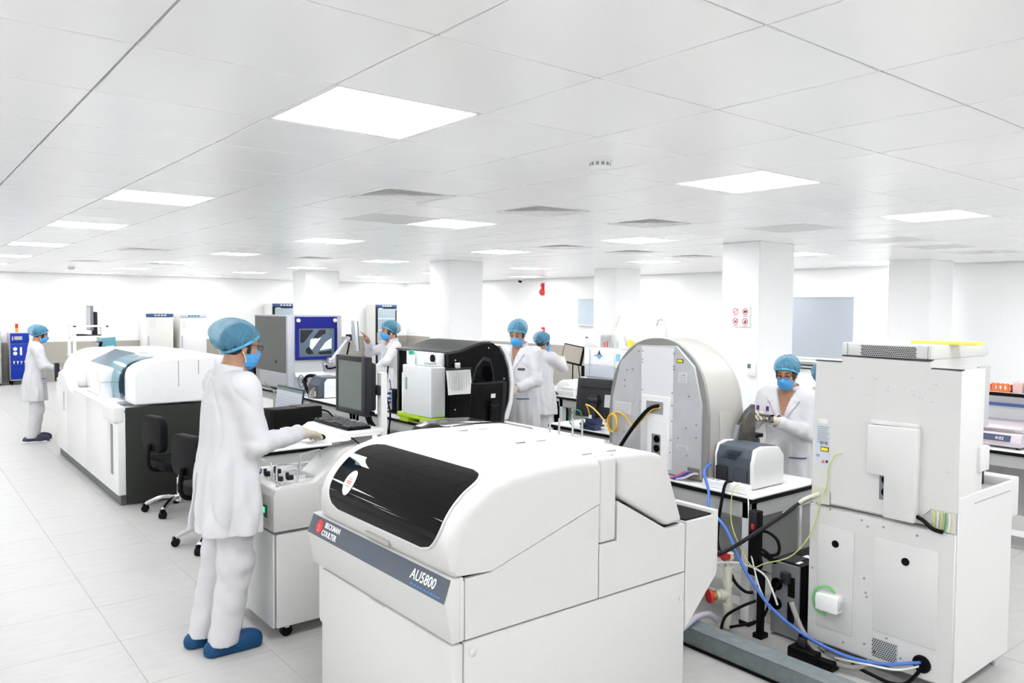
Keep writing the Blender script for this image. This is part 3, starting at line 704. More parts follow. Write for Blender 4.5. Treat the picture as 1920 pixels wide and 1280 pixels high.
# upper body
t.part('upper_body', B().box(xf + .014, 4.085, 1.492, 2.20, .80, 1.54, .004), rw)
t.part('upper_rear_plate', B().prism([(1.484, .885), (1.484, 1.538), (1.622, 1.543), (1.622, 1.572), (2.057, 1.578), (2.057, 1.545), (2.198, 1.545), (2.212, .888), (2.10, .865), (2.10, .81), (1.67, .81), (1.60, .885)], 'x', xf, xf + .014, .002, 1), rw)
t.part('seam_cap', B().box(xf - .001, xf + .03, 1.486, 1.62, 1.540, 1.545).box(xf - .001, xf + .03, 2.06, 2.20, 1.546, 1.551).box(xf - .001, xf + .03, 1.622, 2.058, 1.578, 1.583), inkdark)
tp = t.part('top_housing', B().box(xf + .002, 4.47, 1.622, 2.058, 1.583, 1.648, .005), rw)
t.part('top_housing_body', B().box(xf + .03, 4.44, 1.63, 2.05, 1.54, 1.583), rw)
for y in (1.637, 2.030): t.part('housing_joint', B().box(xf, xf + .003, y - .0015, y + .0015, 1.585, 1.645), inkgrey, tp)
hb = B()
for i in range(26):
    for j in range(6):
        y = 1.692 + .0104 * i + (.0052 if j % 2 else 0); z = 1.591 + .0088 * j
        hb.cyl((xf - .0012, y, z), (xf + .0025, y, z), .0036, seg=6)
o = t.part('vent_hole', hb, inkdark, tp); o['kind'] = 'stuff'
cv = t.part('pump_cover', B().prism([(1.888, 1.014), (1.888, 1.252), (1.655, 1.257), (1.655, .812), (1.802, .812), (1.802, 1.012)], 'x', xf - .055, xf + .002, .006, 2), rw)
t.part('cover_lip', B().box(xf - .03, xf + .002, 1.66, 1.885, 1.255, 1.275, .004), rw, cv)
t.part('fan_bay', B().box(xf - .006, xf + .01, 1.80, 1.845, .885, 1.012), midgrey)
for z in (.985, .925): t.part('fan', B().lathe([(.021, 0), (.021, .004), (.017, .004), (.017, .001), (.006, .001), (.006, .005), (.001, .006)], (xf - .007, 1.812, z), (-1, 0, 0)), black)
for (y, z) in ((1.82, 1.44), (1.82, 1.42), (1.70, 1.41), (1.70, 1.43), (2.0, 1.47), (1.88, 1.475), (1.60, 1.47), (1.66, 1.40), (1.61, 1.385), (1.93, 1.39), (2.08, 1.35), (1.92, 1.25), (1.88, 1.19), (1.88, 1.175), (1.60, .95), (1.53, 1.07)):
    t.part('screw', B().cyl((xf - .003, y, z), (xf + .001, y, z), .005, seg=8).cyl((xf - .002, y + .014, z), (xf + .001, y + .014, z), .006, seg=8), silver)
lb = t.part('rating_label', B().box(xf - .0015, xf + .001, 2.112, 2.188, 1.0, 1.215), mat('label_grey_blue', (.60, .64, .71), .5))
t.part('warning_label', B().box(xf - .002, xf + .001, 2.125, 2.175, 1.222, 1.245), paper, lb)
t.part('label_triangle', B().prism([(2.173, 1.225), (2.160, 1.225), (2.1665, 1.238)], 'x', xf - .003, xf - .001), yellow, lb)
t.part('laser_label', B().box(xf - .003, xf + .001, 2.115, 2.160, 1.076, 1.100), inkdark, lb)
t.part('laser_label_field', B().box(xf - .004, xf - .001, 2.119, 2.156, 1.080, 1.096), mat('label_yellow', (.85, .72, .02), .5), lb)
for k in range(9): t.part('label_print', B().box(xf - .003, xf - .001, 2.118 + .004 * (k % 3), 2.18, 1.205 - .010 * k, 1.2015 - .010 * k), inkgrey, lb)
for k in range(2): t.part('label_mark', B().box(xf - .003, xf - .001, 2.12 + .025 * k, 2.138 + .025 * k, 1.11, 1.128), inkgrey, lb)
t.text('ce_mark', 'CE', .018, (xf - .002, 2.186, 1.045), (0, -1, 0), (0, 0, 1), inkdark, lb)
t.part('label_triangle', B().prism([(2.155, 1.015), (2.135, 1.015), (2.145, 1.033)], 'x', xf - .003, xf - .001), orange, lb)
t.part('label_mark', B().box(xf - .003, xf - .001, 2.118, 2.13, 1.018, 1.032), inkdark, lb)
# open connector bays at the foot of the upper body
t.part('connector_bay', B().box(xf - .001, xf + .004, 2.105, 2.205, .80, .885), mat('bay_cream', (.62, .60, .52), .5))
t.part('tubing_bay', B().box(xf - .001, xf + .004, 1.492, 1.60, .79, .885), mat('bay_cream', (0, 0, 0)))
for k, m in enumerate((cableyg, cablewhite, cableyg, cablegreen, cablewhite)):
    y = 1.585 - .017 * k
    t.part('fluid_tube', B().tube([(xf - .004, y, .88), (xf - .012, y - .003, .84), (xf - .006, y + .004, .795)], .0035, 6), m)
t.part('drain_hose', B().tube([(xf - .02, 1.655, .84), (xf - .03, 1.62, .83), (xf - .025, 1.58, .80), (xf - .01, 1.54, .79)], .010, 8), black)
t.part('side_flap', B().box(4.09, 4.215, 1.52, 1.535, 1.25, 1.545, .003), palegrey)
t.part('side_pod', B().box(4.02, 4.13, 1.478, 1.60, 1.05, 1.17, .006), rw)
for (x, y) in ((3.86, 1.53), (4.42, 1.53), (3.86, 2.16), (4.42, 2.16)):
    t.part('levelling_foot', B().lathe([(.022, 0), (.022, .008), (.008, .012), (.008, .07)], (x, y, 0)), silver)
# yellow sheet lying on top
single('yellow_folder', B().box(4.0, 4.10, 1.505, 1.81, 1.648, 1.664, .002), yellow, 'pale yellow folder lying on the right analyser', 'folder')

# ============================================================ DOMED GREY ANALYSER on the bench
t = Thing('hematology_analyzer', 'big domed silver-beige analyser with metal back plate on the bench', 'analyzer', (4.1, 3.35, .75))
def arch_sec(x, s=1.0, w=0):
    cy = 3.352; pts = []
    out = [(3.762, .752), (3.772, 1.0), (3.765, 1.2), (3.73, 1.36), (3.66, 1.48), (3.56, 1.565), (3.46, 1.608), (3.352, 1.622), (3.245, 1.610), (3.15, 1.568), (3.05, 1.485), (2.985, 1.37), (2.95, 1.2), (2.945, 1.0), (2.955, .752)]
    out = [(q.x, q.y) for q in catmull([Vector((y, z, 0)) for y, z in out], 4)]
    return [(x, cy + (y - cy) * s, .752 + (z - .752) * (s if s < 1 else 1)) for y, z in out]
secs = [arch_sec(3.905), arch_sec(3.93, 1.0), arch_sec(4.05), arch_sec(4.16, .995), arch_sec(4.23, .97), arch_sec(4.29, .925), arch_sec(4.33, .86), arch_sec(4.35, .78)]
t.part('shell', B().loft(secs), beigebody, angle=50)
t.part('rear_rim', B().loft([arch_sec(3.885, 1.004), arch_sec(3.907, 1.006)]), mat('rim_grey', (.25, .245, .235), .45))
pp = [(3.735, .765), (3.735, 1.2), (3.665, 1.452), (3.514, 1.572), (3.187, 1.577), (3.045, 1.455), (2.985, 1.22), (2.985, .765)]
t.part('rear_plate', B().prism(pp, 'x', 3.872, 3.888, .002, 1), brushed)
t.part('centre_plate', B().box(3.866, 3.874, 3.205, 3.470, .79, 1.565), mat('plate_pale', (.76, .77, .79), .4, .3))
fr = t.part('cable_port_frame', B().box(3.855, 3.868, 3.222, 3.455, 1.10, 1.25, .002, 1), purewhite)
t.part('cable_port', B().box(3.852, 3.858, 3.272, 3.412, 1.135, 1.215), mat('port_grey', (.30, .31, .32), .5), fr)
t.part('white_duct', B().box(3.852, 3.868, 3.225, 3.40, .79, 1.10, .003, 1), purewhite)
fb = t.part('fan_bay', B().box(3.848, 3.856, 3.288, 3.358, .87, 1.005), midgrey)
for z in (.975, .915): t.part('fan', B().lathe([(.024, 0), (.024, .004), (.018, .004), (.018, .001), (.007, .001), (.007, .005), (.001, .006)], (3.849, 3.315, z), (-1, 0, 0)), black, fb)
for (y, z) in ((3.50, 1.53), (3.46, 1.535), (3.46, 1.48), (3.46, 1.46), (3.46, 1.28), (3.46, 1.20), (3.46, 1.12), (3.20, 1.53), (3.20, 1.45), (3.20, 1.43), (3.21, 1.28), (3.21, 1.2), (3.21, 1.1), (3.215, .98), (3.22, .9), (3.60, 1.4), (3.55, 1.41), (3.62, 1.33), (3.62, 1.29), (3.12, 1.4), (3.08, 1.27), (3.02, 1.1), (3.10, 1.07), (3.02, 1.02), (3.62, .98), (3.09, .9), (3.16, 1.0)):
    t.part('screw', B().cyl((3.864, y, z), (3.873, y, z), .0055, seg=8), inkgrey)
yl = t.part('laser_label', B().box(3.869, 3.873, 3.13, 3.18, 1.474, 1.498), inkdark)
t.part('laser_label_field', B().box(3.868, 3.870, 3.135, 3.175, 1.478, 1.494), mat('label_yellow', (0, 0, 0)), yl)
for (y0, y1, z0, z1) in ((3.56, 3.71, 1.10, 1.185), (3.10, 3.17, 1.35, 1.415), (3.08, 3.17, .93, .96)):
    lbp = t.part('rating_label', B().box(3.870, 3.8725, y0, y1, z0, z1), mat('label_silver', (.60, .61, .63), .5))
    for k in range(4): t.part('label_print', B().box(3.869, 3.8705, y0 + .01, y1 - .012, z0 + (z1 - z0) * (k + .6) / 5, z0 + (z1 - z0) * (k + .6) / 5 + .002), inkgrey, lbp)
t.part('wire_bay', B().box(3.866, 3.875, 2.99, 3.08, .765, .83), mat('bay_brown', (.20, .17, .13), .6))
t.part('side_door', B().prism([(4.0, .80), (4.0, 1.18), (4.12, 1.16), (4.13, .90), (4.12, .80)], 'y', 2.938, 2.952, .003, 2), beigebody)
t.part('smoked_visor', B().prism([(4.20, .90), (4.13, .95), (4.16, 1.08), (4.24, 1.17), (4.31, 1.21), (4.325, .90)], 'y', 2.90, 2.94, .008, 2), smoke)
t.part('dark_bezel', B().prism([(4.05, .80), (4.08, .93), (4.15, 1.08), (4.2, 1.10), (4.22, .80)], 'y', 2.912, 2.948, .006, 2), midgrey)
t.part('sample_drawer', B().prism([(3.96, .94), (3.96, .985), (4.12, 1.0), (4.46, .99), (4.50, .955), (4.5, .76), (3.96, .76)], 'y', 2.985, 3.10, .01, 2), slate)
t.part('drawer_well', B().box(4.02, 4.46, 2.94, 3.02, .98, 1.003), black)

t = Thing('grey_printer', 'grey laser printer with white side panel at the bench corner', 'printer', (4.1, 2.82, .75))
t.part('body', B().prism([(3.95, .765), (3.945, .93), (3.97, .985), (4.05, 1.0), (4.2, .99), (4.25, .95), (4.25, .765)], 'y', 2.68, 2.925, .006, 2), mat('printer_grey', (.075, .088, .108), .45, spec=.3))
t.part('side_panel', B().prism([(3.945, .755), (3.94, .90), (3.965, .985), (4.03, 1.0), (4.2, .985), (4.255, .93), (4.258, .755)], 'y', 2.655, 2.685, .008, 2), white)
t.part('side_panel', B().prism([(3.945, .755), (3.94, .93), (3.965, .995), (4.03, 1.01), (4.2, .995), (4.255, .93), (4.258, .755)], 'y', 2.918, 2.936, .008, 2), white)
for k in range(5): t.part('vent_slot', B().box(3.935, 3.95, 2.74 + .01 * k, 2.84 + .01 * k, .968 - .013 * k, .972 - .013 * k), inkdark)
t.part('rear_hatch', B().box(3.935, 3.95, 2.70, 2.80, .79, .86, .003), slate)
t.part('connector_panel', B().box(3.934, 3.95, 2.84, 2.92, .77, .86, .002), softblack)

# power strip
t = Thing('power_strip', 'white power strip lying on the bench edge before the printer', 'power strip', (3.85, 2.85, .75))
t.part('housing', B().box(3.82, 3.875, 2.66, 2.93, .75, .795, .006).box(3.81, 3.88, 2.62, 2.78, .75, .80, .01), purewhite)
for k in range(3): t.part('socket', B().box(3.832, 3.864, 2.82 + .035 * k, 2.845 + .035 * k, .795, .797), inkgrey)

# ============================================================ BLACK DOMED ANALYSER with white module
t = Thing('urine_analyzer', 'black domed analyser with curved roof on the middle bench', 'analyzer', (4.2, 6.1, .75))
pd = [(3.862, .752), (3.862, 1.405), (4.0, 1.418), (4.12, 1.455), (4.25, 1.487), (4.355, 1.488), (4.42, 1.45), (4.48, 1.37), (4.53, 1.25), (4.55, 1.10), (4.54, .95), (4.49, .80), (4.47, .752)]
t.part('shell', B().prism(pd, 'y', 5.74, 6.62, .012, 3), mat('dome_black', (.008, .008, .009), .35, spec=.25))
t.part('end_plate', B().prism([(x + (4.2 - x) * .01, z - .005) for x, z in pd], 'y', 5.718, 5.74, .004, 1), black)
t.part('recess_frame', B().prism([(4.10, 1.0), (4.10, 1.12), (4.16, 1.28), (4.24, 1.36), (4.32, 1.34), (4.36, 1.2), (4.37, 1.0)], 'y', 5.712, 5.722, .004, 1), softblack)
t.part('recess', B().prism([(4.12, 1.02), (4.12, 1.12), (4.17, 1.26), (4.24, 1.33), (4.31, 1.31), (4.34, 1.2), (4.35, 1.02)], 'y', 5.708, 5.716), blackglass)
t.part('roof_plate', B().prism([(3.85, 1.40), (3.85, 1.412), (4.0, 1.425), (4.12, 1.462), (4.25, 1.494), (4.355, 1.495), (4.35, 1.48), (4.0, 1.41)], 'y', 5.76, 6.62, .002, 1), mat('dome_roof_charcoal', (.02, .0195, .019), .4, spec=.3))
t.part('white_rim', B().prism([(4.49, .76), (4.56, .95), (4.575, 1.10), (4.555, 1.25), (4.505, 1.37), (4.44, 1.46), (4.47, 1.47), (4.55, 1.38), (4.6, 1.25), (4.615, 1.1), (4.60, .92), (4.55, .76)], 'y', 5.73, 6.6, .005, 1), purewhite)
for (x, z) in ((3.93, 1.34), (4.30, 1.44), (4.48, 1.15), (3.93, .9)): t.part('screw', B().cyl((x, 5.714, z), (x, 5.72, z), .007, seg=8), silver)
t.part('side_deck', B().box(3.862, 3.872, 5.76, 6.58, .80, 1.40, .002), palegrey)
single('lime_base', B().box(3.70, 3.86, 5.68, 5.95, .752, .835, .012).box(3.70, 3.86, 5.95, 6.34, .80, .84, .01).box(3.72, 3.84, 6.18, 6.33, .752, .81, .01), lime, 'lime green plastic base under the white module', 'base')
t = Thing('white_module', 'white boxy reagent module on a lime green base', 'module', (3.78, 6.1, .84))
t.part('housing', B().box(3.69, 3.835, 5.74, 6.22, .84, 1.285, .008), mat('module_white_grey', (.72, .73, .745), .4))
t.part('side_plate', B().box(3.70, 3.83, 5.725, 5.742, .845, 1.28, .003), palegrey)
t.part('inner_housing', B().box(3.74, 3.84, 6.225, 6.32, .84, 1.20, .006), purewhite)
t.part('handle_slot', B().box(3.686, 3.692, 6.135, 6.165, 1.06, 1.17, .002), inkgrey)
t.part('open_top_box', B().box(3.78, 3.858, 5.78, 6.30, 1.285, 1.40, .003), purewhite)
t.part('top_wiring', B().box(3.70, 3.83, 5.76, 6.02, 1.285, 1.30, .005).box(3.72, 3.78, 5.80, 5.9, 1.295, 1.325, .006), palegrey)
t.part('black_fan', B().lathe([(.035, 0), (.035, .01), (.03, .012), (.005, .012)], (3.775, 5.84, 1.355), (-1, 0, 0)), blackmatte)
t = Thing('reagent_bottle', 'white bottle with green cap on the white module', 'bottle', (3.74, 6.14, 1.285))
t.part('bottle_body', B().lathe([(.034, 1.286), (.036, 1.30), (.036, 1.35), (.02, 1.37), (.018, 1.38)], (3.735, 6.14, 0)), purewhite)
t.part('cap', B().lathe([(.024, 1.378), (.024, 1.41), (.02, 1.415)], (3.735, 6.14, 0)), mat('green_cap', (.02, .36, .25), .4))
t = Thing('hanging_paper', 'printed paper sheet hung on the black domed analyser', 'paper', (3.95, 5.67, 1.04))
pg = B(); rows = []
for i in range(7):
    z = 1.272 - .232 * i / 6
    rows.append([(3.815 + .26 * k / 6 + .008 * i / 6, 5.695 - .02 * math.sin(k * 1.1 + i * .4) * .3 - .004 * i, z) for k in range(7)])
t.part('sheet', B().grid(rows).grid([[(x, y + .002, z) for x, y, z in r] for r in rows], True), paper, angle=180)
t.part('header_strip', B().box(3.81, 4.08, 5.682, 5.692, 1.255, 1.275), softblack)
t.part('clip', B().box(3.91, 3.96, 5.680, 5.70, 1.27, 1.32, .003), silver)
for k in range(9): t.part('print_column', B().box(3.84 + .026 * k, 3.852 + .026 * k, 5.674, 5.6765, 1.075, 1.245), mat('faint_print', (.62, .62, .62), .8))
def flat_monitor_back(t, M, w, h, m, stand=True):
    def P(nm, b, mm, parent=None):
        b.v = [tuple(M @ Vector(p)) for p in b.v]; return t.part(nm, b, mm, parent)
    c = P('casing', B().prism([(-w / 2, .0), (w / 2, 0), (w / 2 - .01, .03), (w * .3, .05), (-w * .3, .05), (-w / 2 + .01, .03)], 'z', 0, h, .006, 2), m)
    P('bezel', B().box(-w / 2 - .004, w / 2 + .004, -.022, .002, -.004, h + .004, .004), m)
    P('screen', B().box(-w / 2 + .012, w / 2 - .012, -.024, -.021, .014, h - .012), screen_off)
    if stand:
        P('neck', B().box(-.04, .04, .05, .085, -.13, h * .6, .01), m); P('hinge', B().cyl((-.05, .07, h * .45), (.05, .07, h * .45), .03), m)
    return P, c
def frame_at(pos, facing_deg, tilt=0):
    """local -y is the screen side; facing_deg: world heading of the screen normal"""
    return Matrix.Translation(pos) @ Matrix.Rotation(math.radians(facing_deg + 90), 4, 'Z') @ Matrix.Rotation(math.radians(tilt), 4, 'X')
t = Thing('desk_monitor', 'black monitor seen from behind in front of the black domed analyser', 'monitor', (4.0, 5.3, .75))
P, c = flat_monitor_back(t, frame_at((4.005, 5.34, .812), 95, -4), .37, .36, black)
P('label', B().box(.07, .125, .0, .045, .10, .165), paper, c); P('label', B().box(-.03, .02, .03, .053, .235, .27), paper, c)
P('base', B().box(-.11, .11, .0, .18, -.05, -.036, .006), black)
t = Thing('rear_monitor', 'black monitor with hinge seen from behind left of the domed silver analyser', 'monitor', (4.9, 4.9, .75))
P, c = flat_monitor_back(t, frame_at((4.92, 4.93, .84), 10, 6), .46, .34, softblack)
P('base', B().lathe([(.11, -.07), (.11, -.055), (.05, -.045)], (0, .07, 0)), softblack)
P('ledge', B().box(-.17, .17, .045, .062, .26, .285, .006), softblack, c); P('label', B().box(-.21, -.10, .02, .052, .10, .21), palegrey, c)
bench('low equipment table under the black monitor with hinge', 4.75, 5.2, 4.5, 5.4)
t = Thing('media_converter', 'small dark blue network box under the black monitor', 'network box', (4.72, 4.85, .75))
t.part('case', B().box(4.76, 4.84, 4.80, 4.98, .75, .80, .006), mat('navy_case', (.02, .03, .10), .4))
t.part('case_top', B().box(4.77, 4.85, 4.79, 4.93, .80, .85, .006), mat('navy_case', (0, 0, 0)))
t.part('plug', B().box(4.765, 4.785, 4.955, 4.975, .80, .825).box(4.765, 4.785, 4.86, 4.88, .85, .88), cablewhite)

# ============================================================ ANALYSER WITH BLUE DOOR
t = Thing('staining_instrument', 'grey cabinet analyser with royal blue framed window door', 'analyzer', (4.15, 9.65, .75))
x0, x1, y0, y1, z0, z1 = 3.80, 4.505, 9.10, 10.19, .78, 1.688
lav = mat('lavender_grey_enamel', (.47, .48, .53), .45)
t.part('body', B().box(x0 + .01, x1, y0 + .012, y1, z0, z1, .008), lav)
t.part('top_cap', B().box(x0 - .002, x1 + .004, y0, y1, z1 - .012, z1 + .004, .003), lav)
t.part('side_sheet', B().box(x0 - .004, x0 + .012, y0 + .06, y1 - .01, .99, z1 - .01, .002, 1), greymetal)
t.part('lower_side_sheet', B().box(x0 - .004, x0 + .012, y0 + .02, y1 - .16, z0 + .01, .985, .002, 1), palegrey)
t.part('side_port', B().box(x0 - .002, x0 + .012, y1 - .17, y1 - .03, z0 + .06, .985), mat('port_grey', (0, 0, 0)))
t.part('side_latch', B().cyl((x0 - .012, 9.47, 1.11), (x0, 9.47, 1.11), .02), inkdark)
t.part('side_foot', B().box(x0 - .004, x0 + .002, 9.13, 9.19, .80, .85), inkdark)
t.part('corner_frame', B().box(x0 - .006, 3.875, y0 - .004, y0 + .055, z0, z1, .006), lav)
t.part('front_panel', B().box(3.875, x1, y0, y0 + .02, .99, z1 - .02), palegrey)
t.part('front_ledge', B().prism([(9.10, .94), (9.04, .94), (9.04, .965), (9.10, .995)], 'x', 3.88, 4.5, .004), purewhite)
t.part('front_skirt', B().box(3.875, x1, y0 - .004, y0 + .02, z0, .94, .004), lav)
# blue door as a frame of four rails round the window
dx0, dx1, dz0, dz1 = 3.885, 4.435, 1.148, 1.676; wx0, wx1, wz0, wz1 = 3.93, 4.40, 1.185, 1.535
dr = t.part('blue_door', B().box(dx0, dx1, 9.075, 9.10, wz1, dz1, .003, 1).box(dx0, dx1, 9.075, 9.10, dz0, wz0, .003, 1).box(dx0, wx0, 9.075, 9.10, wz0, wz1).box(wx1, dx1, 9.075, 9.10, wz0, wz1), blue)
t.part('window_pane', B().box(wx0, wx1, 9.085, 9.092, wz0, wz1), mat('blue_grey_glass', (.10, .14, .19), .1, coat=.3), dr)
def dbar(pts, m, nm, y=9.080): t.part(nm, B().prism(pts, 'y', y, 9.088, .002, 1), m, dr)
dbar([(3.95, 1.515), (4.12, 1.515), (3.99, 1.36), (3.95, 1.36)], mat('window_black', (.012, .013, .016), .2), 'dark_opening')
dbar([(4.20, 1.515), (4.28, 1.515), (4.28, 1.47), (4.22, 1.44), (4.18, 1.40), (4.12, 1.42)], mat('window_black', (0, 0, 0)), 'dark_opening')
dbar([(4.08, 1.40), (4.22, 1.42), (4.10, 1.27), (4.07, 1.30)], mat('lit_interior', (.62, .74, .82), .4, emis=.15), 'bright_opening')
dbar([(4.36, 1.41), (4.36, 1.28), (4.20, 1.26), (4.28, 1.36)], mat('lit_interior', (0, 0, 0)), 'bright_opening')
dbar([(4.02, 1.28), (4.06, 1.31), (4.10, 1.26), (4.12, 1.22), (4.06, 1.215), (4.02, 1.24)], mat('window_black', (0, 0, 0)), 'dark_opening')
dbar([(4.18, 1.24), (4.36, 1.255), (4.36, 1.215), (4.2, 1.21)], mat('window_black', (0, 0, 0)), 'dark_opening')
for x in (3.918, 4.402): t.part('door_knob', B().lathe([(.026, 0), (.026, .012), (.02, .02), (.002, .021)], (x, 9.075, 1.632), (0, -1, 0)), mat('knob_pinkish', (.66, .60, .60), .4), dr)
t = Thing('arm_monitor', 'grey touch monitor on an articulated silver arm beside the blue door', 'monitor', (4.32, 9.0, 1.08))
t.part('arm_mount', B().box(4.24, 4.36, 9.02, 9.10, 1.07, 1.10, .006).box(4.28, 4.37, 8.98, 9.06, 1.10, 1.17, .01), silver)
t.part('arm', B().cyl((4.33, 9.0, 1.14), (4.50, 8.92, 1.40), .032, .026), silver)
t.part('arm_joint', B().cyl((4.33, 8.95, 1.135), (4.33, 9.04, 1.135), .022).cyl((4.49, 8.88, 1.41), (4.51, 8.97, 1.41), .026), palegrey)
t.part('tilt_head', B().box(4.49, 4.55, 8.90, 8.96, 1.38, 1.46, .01), softblack)
mm = Matrix.Translation((4.60, 8.85, 1.44)) @ Matrix.Rotation(math.radians(-20), 4, 'Z') @ Matrix.Rotation(math.radians(-4), 4, 'Y')
q = B().box(-.05, -.01, -.16, .16, -.18, .20, .015, 3); q.v = [tuple(mm @ Vector(p)) for p in q.v]; cs = t.part('casing', q, silver)
q = B().box(-.064, -.048, -.07, .07, -.10, .11, .008, 2); q.v = [tuple(mm @ Vector(p)) for p in q.v]; t.part('back_plate', q, palegrey, cs)
q = B().box(-.012, .0, -.15, .15, -.17, .19, .006, 2); q.v = [tuple(mm @ Vector(p)) for p in q.v]; t.part('screen', q, screen_off, cs)
t.part('cable', B().tube([(4.53, 8.93, 1.36), (4.46, 8.9, 1.15), (4.36, 8.93, 1.06), (4.26, 8.97, 1.04), (4.25, 9.0, 1.08)], .012), black)
t = Thing('dark_cabinet_analyzer', 'black instrument standing behind the front man head', 'analyzer', (4.1, 10.8, .75))
t.part('body', B().box(3.82, 4.45, 10.3, 11.2, .76, 1.42, .02), mat('instrument_black', (.006, .0065, .008), .4, spec=.25))
t.part('side_strip', B().box(3.812, 3.822, 10.5, 10.62, .80, 1.38, .003), midgrey)
t.part('base_tray', B().box(3.80, 4.46, 10.28, 11.22, .75, .79, .004), purewhite)
t.part('front_knob', B().cyl((3.80, 10.4, 1.34), (3.76, 10.4, 1.34), .02), silver)

# ============================================================ BENCH-TOP SMALL THINGS ROUND THE CENTRE
t = Thing('label_printer', 'grey desktop printer with white side panel by the blue-doored analyser', 'printer', (3.98, 8.42, .75))
t.part('body', B().prism([(3.84, .76), (3.84, .90), (3.90, .985), (4.08, .985), (4.12, .9), (4.12, .76)], 'y', 8.34, 8.62, .006, 2), mat('printer_grey', (0, 0, 0)))
t.part('side_panel', B().prism([(3.90, .755), (3.905, .93), (3.94, .975), (4.16, .97), (4.17, .76)], 'y', 8.30, 8.335, .01, 2), white)
t.part('paper_tray', B().box(3.82, 3.96, 8.40, 8.54, .765, .83, .004), palegrey)
t.part('top_cover', B().box(3.90, 4.10, 8.36, 8.60, .984, .995, .004), midgrey)
t = Thing('desk_fan', 'small desk fan with wire guard behind the laptop', 'fan', (3.92, 9.0, .78))
t.part('guard_ring', B().tube([(3.90 + .0 * math.cos(a), 8.95 + .075 * math.cos(a), .90 + .075 * math.sin(a)) for a in [k * math.pi / 10 for k in range(20)]], .007, 6, True, True, 3), midgrey)
for k in range(6):
    a = k * math.pi / 6
    t.part('guard_wire', B().cyl((3.90, 8.95 + .072 * math.cos(a), .90 + .072 * math.sin(a)), (3.90, 8.95 - .072 * math.cos(a), .90 - .072 * math.sin(a)), .002, seg=6), silver)
t.part('motor', B().cyl((3.90, 8.95, .90), (3.97, 8.95, .90), .028), softblack)
t.part('stand', B().lathe([(.06, .752), (.06, .765), (.012, .775), (.012, .88)], (3.95, 8.95, 0)), midgrey)
single('black_hose', B().tube([(3.86, 8.62, .77), (3.85, 8.70, .86), (3.86, 8.76, .93), (3.88, 8.70, .985), (3.92, 8.60, .99)], .02, 10), blackmatte, 'thick curved black hose beside the grey desktop printer', 'hose')
single('bundled_cable', B().tube([(3.80, 8.35, .87), (3.79, 8.42, .80), (3.79, 8.36, .70), (3.79, 8.46, .72), (3.80, 8.40, .86), (3.79, 8.5, .78), (3.79, 8.42, .68), (3.80, 8.38, .88)], .006, 6), mat('cable_taupe', (.32, .29, .26), .5), 'taupe cable tied in a bundle beside the laptop', 'cable')
t = Thing('laptop', 'open dark laptop behind the black computer tower', 'laptop', (2.85, 6.95, .75))
t.part('base', B().box(2.60, 2.86, 6.62, 7.23, .752, .775, .004), softblack)
M = Matrix.Translation((2.87, 6.925, .775)) @ Matrix.Rotation(math.radians(8), 4, 'Y')
q = B().box(0, .012, -.305, .305, 0, .285, .004); q.v = [tuple(M @ Vector(p)) for p in q.v]; ld = t.part('lid', q, softblack)
q = B().box(-.002, .001, -.29, .29, .02, .272); q.v = [tuple(M @ Vector(p)) for p in q.v]; sn = t.part('screen', q, screen_lap, ld)
q = B().box(-.003, -.001, -.29, .29, .245, .272); q.v = [tuple(M @ Vector(p)) for p in q.v]; t.part('title_bar', q, mat('window_green', (.12, .17, .15), .4), sn)
q = B()
for k in range(6): q.box(-.003, -.001, -.25 + .03 * (k % 2), .22, .06 + .027 * k, .063 + .027 * k)
q.v = [tuple(M @ Vector(p)) for p in q.v]; t.part('text_lines', q, inkgrey, sn)
t = Thing('computer_tower', 'black computer tower lying on its side on the table', 'computer', (2.55, 6.0, .75))
M = Matrix.Translation((2.56, 6.05, .79)) @ Matrix.Rotation(math.radians(6), 4, 'Z')
for nm, b, m in (('case', B().box(-.20, .22, -.09, .09, 0, .20, .004), black), ('front_bezel', B().box(-.235, -.20, -.092, .092, -.004, .205, .012, 2), blackmatte), ('top_strip', B().box(.02, .20, -.088, .088, .20, .205), softblack), ('foot', B().box(-.18, -.12, -.08, .08, -.04, 0).box(.12, .18, -.08, .08, -.04, 0), blackmatte)):
    b.v = [tuple(M @ Vector(p)) for p in b.v]; t.part(nm, b, m)
t = Thing('pen_cup', 'cup of coloured pens beside the black computer tower', 'cup', (2.27, 5.95, .75))
t.part('cup', B().lathe([(.04, .752), (.042, .86), (.038, .86), (.036, .76), (.001, .76)], (2.20, 5.90, 0)), mat('cup_blue', (.03, .12, .32), .4))
for k, (dx, dy, h, m) in enumerate(((.0, .0, .30, inkwhite), (.015, .01, .22, inkred), (-.015, .005, .2, cableblue), (.0, -.02, .19, mat('teal_pen', (.05, .5, .55), .4)), (-.01, .02, .21, inkblue))):
    t.part('pen', B().cyl((2.20 + dx, 5.90 + dy, .77), (2.20 + dx * 2.2, 5.90 + dy * 2.2, .77 + h), .005, seg=8), m)
single('blue_tray', B().prism(rrect(2.05, 2.40, 6.05, 6.40, .03), 'z', .752, .80, .01).prism(rrect(2.09, 2.36, 6.09, 6.36, .03), 'z', .80, .86, .006), mat('tray_blue', (.12, .35, .5), .4), 'light blue plastic tray on the table behind the front man arm', 'tray')
single('white_basin', B().lathe([(.07, .752), (.11, .80), (.12, .93), (.112, .932), (.10, .80), (.01, .77)], (2.52, 6.29, 0), seg=32), purewhite, 'white round basin behind the black computer tower', 'basin')
